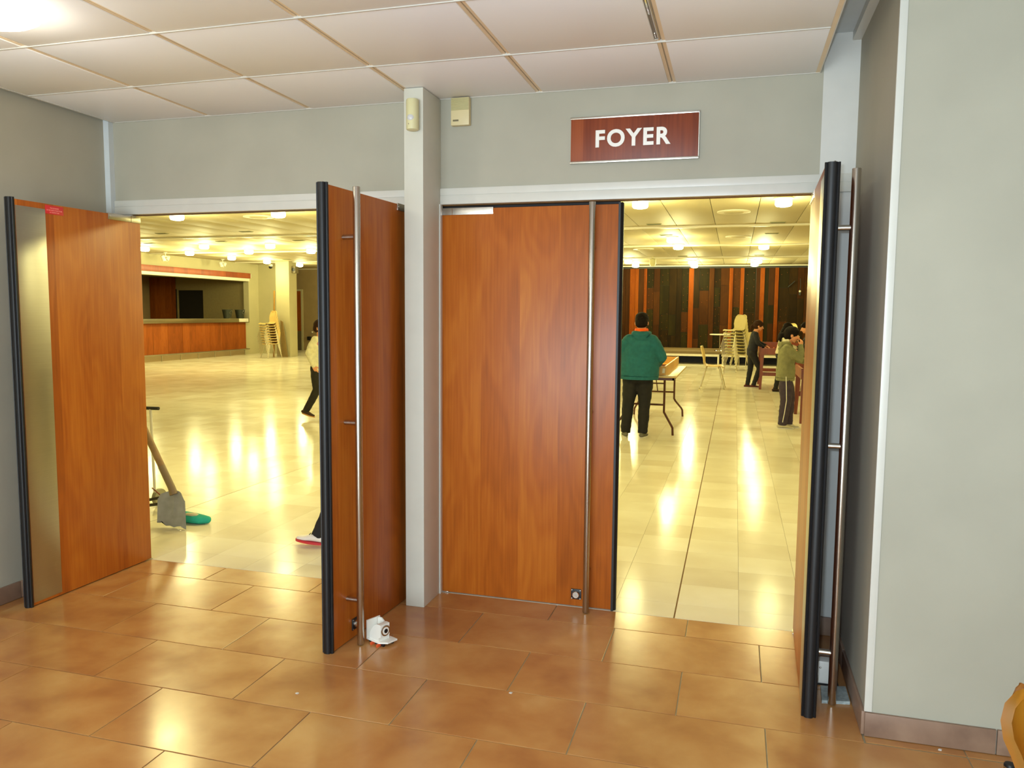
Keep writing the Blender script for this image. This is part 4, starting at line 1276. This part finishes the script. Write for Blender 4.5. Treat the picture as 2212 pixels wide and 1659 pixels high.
def shoe_obj(parent, ankle, yaw, pitch, L, mat, solemat, lab=None, spots_mat=None):
    """heel below the ankle, toe along +y of the local frame turned by yaw"""
    m = Matrix.Translation(Vector(ankle)) @ Matrix.Rotation(yaw, 4, 'Z') @ Matrix.Rotation(pitch, 4, 'X')
    h = L*0.20
    up = MB().loft([(0, -L*0.24, -h*0.55), (0, -L*0.1, -h*0.35), (0, L*0.15, -h*0.45), (0, L*0.42, -h*0.72), (0, L*0.62, -h*0.80)],
                   [(L*0.12, L*0.10), (L*0.135, L*0.135), (L*0.15, L*0.115), (L*0.165, L*0.075), (L*0.13, L*0.055)], (1, 0, 0), 14)
    up.loft([(0, -L*0.08, -h*0.3), (0, -L*0.07, h*0.45)], [(L*0.12, L*0.15), (L*0.125, L*0.155)], (1, 0, 0), 12)
    up.xf(m)
    me = remesh_to('shoe', up, mat, max(0.006, L*0.03), 3)
    o = link('shoe', me, parent)
    if lab: o['label'] = lab
    pts = []
    for k in range(20):
        a = 2*PI*k/20
        y = L*0.22+math.sin(a)*L*0.50
        wv = L*(0.165+0.02*math.sin(a))*math.cos(a)
        pts.append((wv, y))
    so = MB().prism(pts, -h*1.32, -h*0.98, 'Z').xf(m).obj('sole', solemat, o)
    ln = MB()
    for k in range(4):
        ln.tube([(-L*0.07, L*(0.02+0.075*k), -h*0.45+L*(0.105-0.014*k)+L*0.022), (L*0.07, L*(0.05+0.075*k), -h*0.45+L*(0.105-0.014*k)+L*0.022)], L*0.012, 6)
    ln.xf(m).obj('laces', solemat if not spots_mat else spots_mat, o)
    return o

SK = plain('skin', rgb(226, 158, 116), 0.5, var=0.04)
SK2 = plain('skin_warm', rgb(212, 138, 92), 0.5, var=0.04)
def fabric(name, col, var=0.12, rough=0.85, sc=25):
    return plain(name, col, rough, var=var, scale=sc)

def human(label, loc, rz, H, J=None, build=1.0, skin=SK, top=None, bottom=None, shoes=None, sole=None, hair=None, hair_kind='short',
          head_rot=(0, 0, 0), hoodie=False, baggy=1.0, sleeves=True, top_name='sweater', hem=0.475, shoe_yaw=(0, 0), shoe_pitch=(0, 0), grab=((0, 0.6), (0, 0.6)),
          group=None, hand_d=None, shoe_label=None, laces=None, inner=None, leg_baggy=None):
    P = dict(pelvis=(0, 0, .53), waist=(0, 0, .615), chest=(0, 0.0, .73), neck=(0, -0.003, .825), head=(0, 0.008, .905),
             shR=(.108, 0, .795), elR=(.145, -.015, .64), wrR=(.15, .03, .50), shL=(-.108, 0, .795), elL=(-.145, -.015, .64), wrL=(-.15, .03, .50),
             hiR=(.052, 0, .505), knR=(.055, .012, .28), anR=(.055, -.012, .04), hiL=(-.052, 0, .505), knL=(-.055, .012, .28), anL=(-.055, -.012, .04))
    P.update(J or {})
    P = {k: Vector(v)*H for k, v in P.items()}
    e = thing('person', label, 'person', loc, rz, group)
    Bd = build
    h = H
    hs = 1.0 if H > 1.45 else 1.07
    hr = 0.062*H*hs
    hm = Matrix.Translation(P['head']) @ Matrix.Rotation(head_rot[2], 4, 'Z') @ Matrix.Rotation(head_rot[0], 4, 'X') @ Matrix.Rotation(head_rot[1], 4, 'Y')
    # ---- body
    hd = MB()
    hd.ball((0, -0.10*hr, 0.28*hr), (0.80*hr, 1.0*hr, 0.92*hr), 20)
    hd.ball((0, 0.22*hr, -0.28*hr), (0.62*hr, 0.66*hr, 0.72*hr), 16)
    hd.ball((0, 0.52*hr, -0.82*hr), (0.26*hr, 0.24*hr, 0.16*hr), 12)
    hd.loft([(0, 0.84*hr, 0.12*hr), (0, 1.06*hr, -0.26*hr)], [0.09*hr, 0.14*hr], (1, 0, 0), 8)
    for s in (-1, 1):
        hd.ball((s*0.80*hr, -0.05*hr, -0.12*hr), (0.10*hr, 0.18*hr, 0.27*hr), 10)
        hd.ball((s*0.33*hr, 0.70*hr, 0.20*hr), (0.20*hr, 0.10*hr, 0.06*hr), 8)
    hd.xf(hm)
    head_mesh = remesh_to('h', hd, skin, hr*0.07, 3)
    bd = MB()
    nk = P['neck']
    bd.loft([P['head']+Vector((0, -0.2*hr, -0.4*hr)), nk+Vector((0, 0, .012*h)), P['chest']+Vector((0, 0, 0.05*h))], [.034*h, .034*h, (.05*h, .04*h)], (1, 0, 0), 14)
    bd.loft([P['pelvis']-Vector((0, 0, .02*h)), P['waist'], P['chest'], (P['shR']+P['shL'])/2+Vector((0, 0, -.022*h))],
            [(.078*h*Bd, .055*h*Bd), (.066*h*Bd, .046*h*Bd), (.078*h, .048*h), (.060*h, .030*h)], (1, 0, 0), 18)
    for s in 'RL':
        bd.loft([P['sh'+s], P['el'+s], P['wr'+s]], [.020*h, .019*h, .015*h], (1, 0, 0), 10)
        bd.loft([P['hi'+s], P['kn'+s], P['an'+s]], [.045*h, .031*h, .020*h], (1, 0, 0), 12)
        bd.loft([P['an'+s]+Vector((0, 0, -0.01*h)), P['an'+s]+Vector((0, .02*h, -0.012*h))], [.018*h, .016*h], (1, 0, 0), 8)
    hands = []
    for i, s in enumerate('RL'):
        hb = MB()
        d = (P['wr'+s]-P['el'+s]).normalized()
        if hand_d and hand_d[i]:
            d = Vector(hand_d[i][0]).normalized()
            n = Vector(hand_d[i][1])
        else:
            n = Vector((-1 if s == 'R' else 1, 0, 0)) if abs(d.z) > 0.6 else Vector((0, 0, -1))
        hand_into(hb, P['wr'+s], d, n, .105*h, 1, grab[i][1])
        hands.append(remesh_to('hh', hb, skin, .0034*h, 1))
    body = remesh_to('body', bd, skin, .0085*h, 3, extra=[head_mesh]+hands)
    ob = link('body', body, e)
    # ---- face details
    for s in (-1, 1):
        ey = MB().ball((s*0.30*hr, 0.79*hr, 0.10*hr), (0.13*hr, 0.06*hr, 0.075*hr), 10).xf(hm).obj('eye', EYE_W, e)
        MB().ball((s*0.30*hr, 0.835*hr, 0.10*hr), (0.055*hr, 0.03*hr, 0.06*hr), 8).xf(hm).obj('iris', M['black'], ey)
        MB().loft([(s*0.16*hr, 0.86*hr, 0.30*hr), (s*0.46*hr, 0.74*hr, 0.31*hr)], [0.03*hr, 0.02*hr], (0, 0, 1), 6).xf(hm).obj('eyebrow', hair, e)
    MB().loft([(-0.2*hr, 0.80*hr, -0.53*hr), (0, 0.87*hr, -0.53*hr), (0.2*hr, 0.80*hr, -0.53*hr)], [0.03*hr, 0.06*hr, 0.03*hr], (0, 0, 1), 8).xf(hm).obj('mouth', LIP, e)
    # ---- hair
    hb = MB()
    hb.ball((0, -0.16*hr, 0.40*hr), (0.89*hr, 1.04*hr, 0.92*hr), 20)
    hb.ball((0, -0.40*hr, -0.05*hr), (0.84*hr, 0.78*hr, 0.85*hr), 16)
    hb.loft([(-0.5*hr, 0.6*hr, 0.75*hr), (0.5*hr, 0.6*hr, 0.75*hr)], [(0.22*hr, 0.22*hr)]*2, (0, 1, 0), 10)
    if hair_kind == 'tail':
        hb.ball((0, -1.12*hr, 0.05*hr), (0.24*hr, 0.24*hr, 0.24*hr), 10)
        hb.loft([(0, -1.1*hr, 0.08*hr), (0.05*hr, -1.38*hr, -0.2*hr), (0.05*hr, -1.42*hr, -0.85*hr), (0.05*hr, -1.22*hr, -1.5*hr)], [0.2*hr, 0.30*hr, 0.28*hr, 0.1*hr], (1, 0, 0), 12)
    if hair_kind == 'long':
        hb.loft([(0, -0.45*hr, 0.2*hr), (0, -0.8*hr, -0.8*hr), (0, -1.05*hr, -1.9*hr), (0, -0.95*hr, -2.9*hr)], [(0.85*hr, 0.6*hr), (0.85*hr, 0.42*hr), (0.75*hr, 0.33*hr), (0.4*hr, 0.2*hr)], (1, 0, 0), 16)
    hb.xf(hm)
    link('hair', remesh_to('hair', hb, hair, hr*0.09, 2, wrinkle=0.05*hr, wscale=14/hr*0.06), e)
    # ---- trousers
    tb_ = MB()
    bg = leg_baggy or baggy
    tb_.loft([P['pelvis']+Vector((0, 0, .045*h)), P['pelvis']-Vector((0, 0, .02*h))], [(.084*h*Bd, .062*h*Bd), (.092*h*Bd, .070*h*Bd)], (1, 0, 0), 18)
    for s in 'RL':
        a, k_, n_ = P['hi'+s], P['kn'+s], P['an'+s]
        end = k_+(n_-k_)*1.02
        tb_.loft([a, (a+k_)/2, k_, (k_+end)/2, end], [.056*h*Bd, .050*h*bg, .040*h*bg, .036*h*bg, .031*h*bg], (1, 0, 0), 14, round_ends=False)
        tb_.ball(a, .057*h*Bd, 12)
    tr_ = link('trousers', remesh_to('trousers', tb_, bottom, .0075*h, 2, wrinkle=.004*h, wscale=14/h), e)
    # ---- top
    tp = MB()
    hz = hem*h
    pel = P['pelvis']
    low = Vector((pel.x, pel.y, hz+0.01*h))
    k = 1.10*baggy if hoodie else 1.02*baggy
    tp.loft([low, pel+Vector((0, 0, .03*h)), P['waist'], P['chest'], (P['shR']+P['shL'])/2+Vector((0, 0, -.004*h)), P['neck']+Vector((0, 0, -.006*h))],
            [(.094*h*Bd*k, .074*h*Bd*k), (.096*h*Bd*k, .074*h*Bd*k), (.092*h*Bd*k, .068*h*Bd*k), (.100*h*k, .068*h*k), (.088*h*k, .052*h*k), (.042*h, .042*h)], (1, 0, 0), 20, round_ends=False)
    for s in 'RL':
        a, el, wr = P['sh'+s], P['el'+s], P['wr'+s]
        wend = el+(wr-el)*(0.97 if sleeves else 0.05)
        tp.loft([a+(P['chest']-a)*0.12, (a+el)/2, el, (el+wend)/2, wend], [.040*h*k, .036*h*k, .031*h*k, .028*h*k, .023*h*k], (1, 0, 0), 12)
    tpo = link(top_name, remesh_to(top_name, tp, top, .0075*h, 2, wrinkle=.0045*h, wscale=13/h), e)
    if hoodie:
        hd_ = MB()
        nb_ = P['neck']+Vector((0, -.030*h, -.012*h))
        hd_.loft([nb_+Vector((-.062*h, .035*h, .004*h)), nb_+Vector((-.045*h, -.015*h, 0)), nb_+Vector((0, -.034*h, -.006*h)), nb_+Vector((.045*h, -.015*h, 0)), nb_+Vector((.062*h, .035*h, .004*h))],
                 [.020*h, .026*h, .030*h, .026*h, .020*h], (0, 0, 1), 12)
        hd_.loft([nb_+Vector((0, -.020*h, .0)), nb_+Vector((0, -.040*h, -.05*h)), nb_+Vector((0, -.036*h, -.075*h))], [(.062*h, .024*h), (.045*h, .022*h), (.02*h, .014*h)], (1, 0, 0), 14)
        link('hood', remesh_to('hood', hd_, top, .006*h, 2, wrinkle=.003*h, wscale=20/h), tpo)
        lb_ = MB()
        lb_.loft([Vector((pel.x, pel.y, hz-.012*h)), Vector((pel.x, pel.y, hz+.012*h))], [(.092*h*Bd*k, .072*h*Bd*k), (.094*h*Bd*k, .074*h*Bd*k)], (1, 0, 0), 24, round_ends=False)
        lb_.obj('waistband', top, tpo)
    if inner:
        ic = MB().loft([P['neck']+Vector((-.042*h, .0, .018*h)), P['neck']+Vector((-.03*h, -.036*h, .016*h)), P['neck']+Vector((0, -.050*h, .014*h)), P['neck']+Vector((.03*h, -.036*h, .016*h)), P['neck']+Vector((.042*h, .0, .018*h))],
                       [(.018*h, .014*h)]*5, (0, 0, 1), 10)
        link('collar', remesh_to('collar', ic, inner, .005*h, 2), e)
    for i, s in enumerate('RL'):
        shoe_obj(e, P['an'+s], shoe_yaw[i], shoe_pitch[i], .150*h, shoes, sole, shoe_label, laces)
    return e, P, tr_, tpo

EYE_W = plain('eye_white', rgb(225, 215, 205), 0.3)
LIP = plain('lips', rgb(176, 96, 84), 0.5)
HB = plain('hair_black', rgb(26, 19, 16), 0.8, spec=0.15, var=0.4, scale=60)
HBR = plain('hair_brown', rgb(56, 34, 20), 0.8, spec=0.15, var=0.4, scale=60)

# person in teal hoodie, back to the camera, hands on the game box
human('person in teal hoodie and black trousers, back to the viewer at the long table', (0.36, 5.50, 0), 0.0, 1.50,
      J=dict(pelvis=(.012, 0, .53), waist=(.016, 0, .615), chest=(.02, .018, .735), neck=(.02, .036, .825), head=(.018, .06, .902),
             shR=(.118, .005, .765), shL=(-.080, .005, .765), elR=(.185, .02, .63), elL=(-.155, .02, .63), wrR=(.135, .155, .575), wrL=(-.10, .155, .575),
             hiR=(.062, 0, .505), knR=(.058, .015, .28), anR=(.052, -.01, .04), hiL=(-.045, 0, .505), knL=(-.068, .012, .28), anL=(-.082, -.015, .04)),
      build=1.22, skin=SK2, top=fabric('teal_fleece', rgb(24, 98, 108)), bottom=fabric('black_cloth', rgb(26, 24, 24)), shoes=fabric('grey_mesh', rgb(112, 108, 92)), sole=M['white_far'],
      hair=HB, hair_kind='short', head_rot=(R(-20), 0, 0), hoodie=True, baggy=1.22, top_name='hoodie', hem=.475, shoe_yaw=(R(-12), R(16)), grab=((0, .7), (0, .7)), inner=fabric('orange_cloth', rgb(250, 96, 20)),
      hand_d=(((-.3, 1, -.25), (0, -.2, -1)), ((.3, 1, -.25), (0, -.2, -1))))

# girl in olive hoodie, profile to the right, hand at her mouth
gl, P, trs, tpo = human('girl in an olive hoodie and purple striped track trousers, hand at her mouth', (2.09, 6.88, 0), R(-90), 1.34,
      J=dict(chest=(0, .005, .73), neck=(0, .012, .825), head=(0, .045, .895), shR=(.088, .0, .775), shL=(-.088, 0, .775),
             elR=(.115, .125, .665), wrR=(.045, .125, .795), elL=(-.12, .12, .66), wrL=(-.09, .20, .64), anR=(.055, -.015, .04), anL=(-.05, .045, .04), knL=(-.052, .045, .28)),
      build=1.0, top=fabric('olive_fleece', rgb(128, 126, 86)), bottom=fabric('purple_navy_cloth', rgb(62, 50, 66)), shoes=fabric('beige_mesh', rgb(206, 196, 164)), sole=M['white_far'],
      hair=HB, hair_kind='tail', head_rot=(R(-14), 0, 0), hoodie=True, baggy=1.08, leg_baggy=1.35, top_name='hoodie', hem=.475, inner=fabric('cream_lining', rgb(226, 218, 180)),
      grab=((0, 1.0), (0, .7)), hand_d=(((-.35, .15, .9), (-.6, -.6, 0)), None))
sp = MB()
a, k_, n_ = P['hiR'], P['knR'], P['anR']
h = 1.34
sp.loft([a+Vector((.062*h, 0, 0)), (a+k_)/2+Vector((.069*h, 0, 0)), k_+Vector((.057*h, 0, 0)), (k_+n_)/2+Vector((.052*h, 0, 0)), n_+Vector((.045*h, 0, .03*h))], [(.003*h, .004*h)]*5, (1, 0, 0), 8)
sp.obj('side_stripe', M['white_far'], trs, label='white stripe down the trouser side')

# girl in black at the far red table
human('girl in black with a brown ponytail leaning on the far red table', (1.79, 12.55, 0), R(-84), 1.38,
      J=dict(waist=(0, .01, .615), chest=(0, .03, .73), neck=(0, .045, .822), head=(0, .075, .895), shR=(.095, .03, .785), shL=(-.095, .03, .785), elR=(.115, .06, .65), wrR=(.08, .145, .60), elL=(-.11, .10, .66), wrL=(-.06, .19, .615),
             knR=(.05, .10, .29), anR=(.05, .03, .045), anL=(-.05, -.045, .04), knL=(-.05, -.01, .28)),
      top=fabric('dark_navy_knit', rgb(30, 30, 40)), bottom=fabric('black_denim', rgb(24, 24, 30)), shoes=fabric('maroon_canvas', rgb(84, 34, 34)), sole=M['white_far'],
      hair=HBR, hair_kind='tail', head_rot=(R(-12), 0, 0), baggy=0.98, top_name='sweater', hem=.46)

# girl with long black hair between them
human('girl with long black hair, cream top and black trousers behind the girl in olive', (2.30, 12.0, 0), R(-90), 1.34,
      J=dict(waist=(0, .01, .615), chest=(0, .035, .73), neck=(0, .055, .822), head=(0, .085, .895), shR=(.095, .04, .785), shL=(-.095, .04, .785), elR=(.12, .10, .66), wrR=(.09, .19, .63), elL=(-.12, .11, .66), wrL=(-.07, .20, .63),
             anR=(.05, -.055, .04), knR=(.05, -.015, .28), anL=(-.05, .055, .04), knL=(-.05, .05, .28)),
      top=fabric('cream_knit', rgb(222, 212, 180)), bottom=fabric('black_cloth_b', rgb(22, 21, 24)), shoes=fabric('brown_boot', rgb(48, 28, 20)), sole=M['rubber_matt'],
      hair=HB, hair_kind='long', head_rot=(R(-20), 0, 0), baggy=0.98, top_name='sweater', hem=.53)

# person in dark jacket further right
human('person in a black jacket and khaki trousers half hidden by the rightmost leaf', (2.80, 11.85, 0), R(96), 1.36,
      J=dict(chest=(0, .02, .73), neck=(0, .035, .825), head=(0, .06, .895), elR=(.13, .07, .65), wrR=(.10, .17, .60), elL=(-.13, .07, .65), wrL=(-.10, .17, .60)),
      top=fabric('black_jacket', rgb(28, 26, 30)), bottom=fabric('khaki_cloth', rgb(104, 92, 52)), shoes=fabric('black_shoe', rgb(26, 22, 20)), sole=M['white_far'],
      hair=HB, hair_kind='long', head_rot=(R(-15), 0, 0), baggy=1.05, top_name='jacket')

# child running behind the open leaf
human('child in a white top and dark trousers running right, cut by the open leaf', (-3.965, 5.70, 0), R(-90), 1.37,
      J=dict(pelvis=(0, .02, .53), waist=(0, .035, .615), chest=(0, .035, .73), neck=(0, .035, .822), head=(0, .04, .90), shR=(.10, .03, .79), shL=(-.10, .03, .79),
             elR=(.115, -.03, .66), wrR=(.10, .015, .53), elL=(-.12, .14, .68), wrL=(-.08, .22, .76),
             hiR=(.05, .01, .505), knR=(.052, .02, .29), anR=(.052, -.105, .082), hiL=(-.05, .03, .505), knL=(-.05, .17, .36), anL=(-.05, .16, .12)),
      top=fabric('white_cotton', rgb(232, 226, 190)), bottom=fabric('dark_green_cloth', rgb(38, 36, 24)), shoes=fabric('brown_shoe', rgb(66, 46, 30)), sole=plain('sole_tan', rgb(206, 150, 90), 0.6),
      hair=HBR, hair_kind='short', head_rot=(R(-10), 0, 0), baggy=1.05, top_name='long_shirt', hem=.47, shoe_pitch=(R(-14), R(6)))

# walker whose white shoe shows past the black edge of the open leaf
human('child in black walking left, only a white shoe with red sole visible', (-0.805, 0.47, 0), R(90), 1.42,
      J=dict(pelvis=(0, .0, .525), chest=(0, .01, .73), neck=(0, .018, .825), head=(0, .03, .905), knR=(.04, .025, .275), anR=(.03, .135, .052), knL=(-.05, -.04, .275), anL=(-.05, -.17, .06),
             elR=(.13, -.06, .64), wrR=(.12, -.03, .50), elL=(-.13, -.06, .64), wrL=(-.12, -.02, .50)),
      top=fabric('black_sweat', rgb(28, 27, 30)), bottom=fabric('black_jogging', rgb(24, 22, 24)), shoes=plain('white_leather', rgb(232, 224, 214), 0.45), sole=plain('red_sole', rgb(196, 40, 50), 0.5), laces=M['rubber_matt'],
      hair=HB, hair_kind='short', baggy=0.95, top_name='sweater', shoe_pitch=(R(4), R(-24)))

# made-up chair near the camera, its back shaped after an unidentified orange blob
lg = [o_ for o_ in meshes_leg]
am = thing('shell_chair', 'made-up amber chair standing in for an unidentified orange shape at the right edge', 'chair', (0, 0, 0), 0)
link('seat_shell', shells['amber'], am)
for m_ in lg:
    link('leg', m_, am)
am.location = (2.016, -2.489, 0)
am.rotation_euler = (0, 0, R(196))
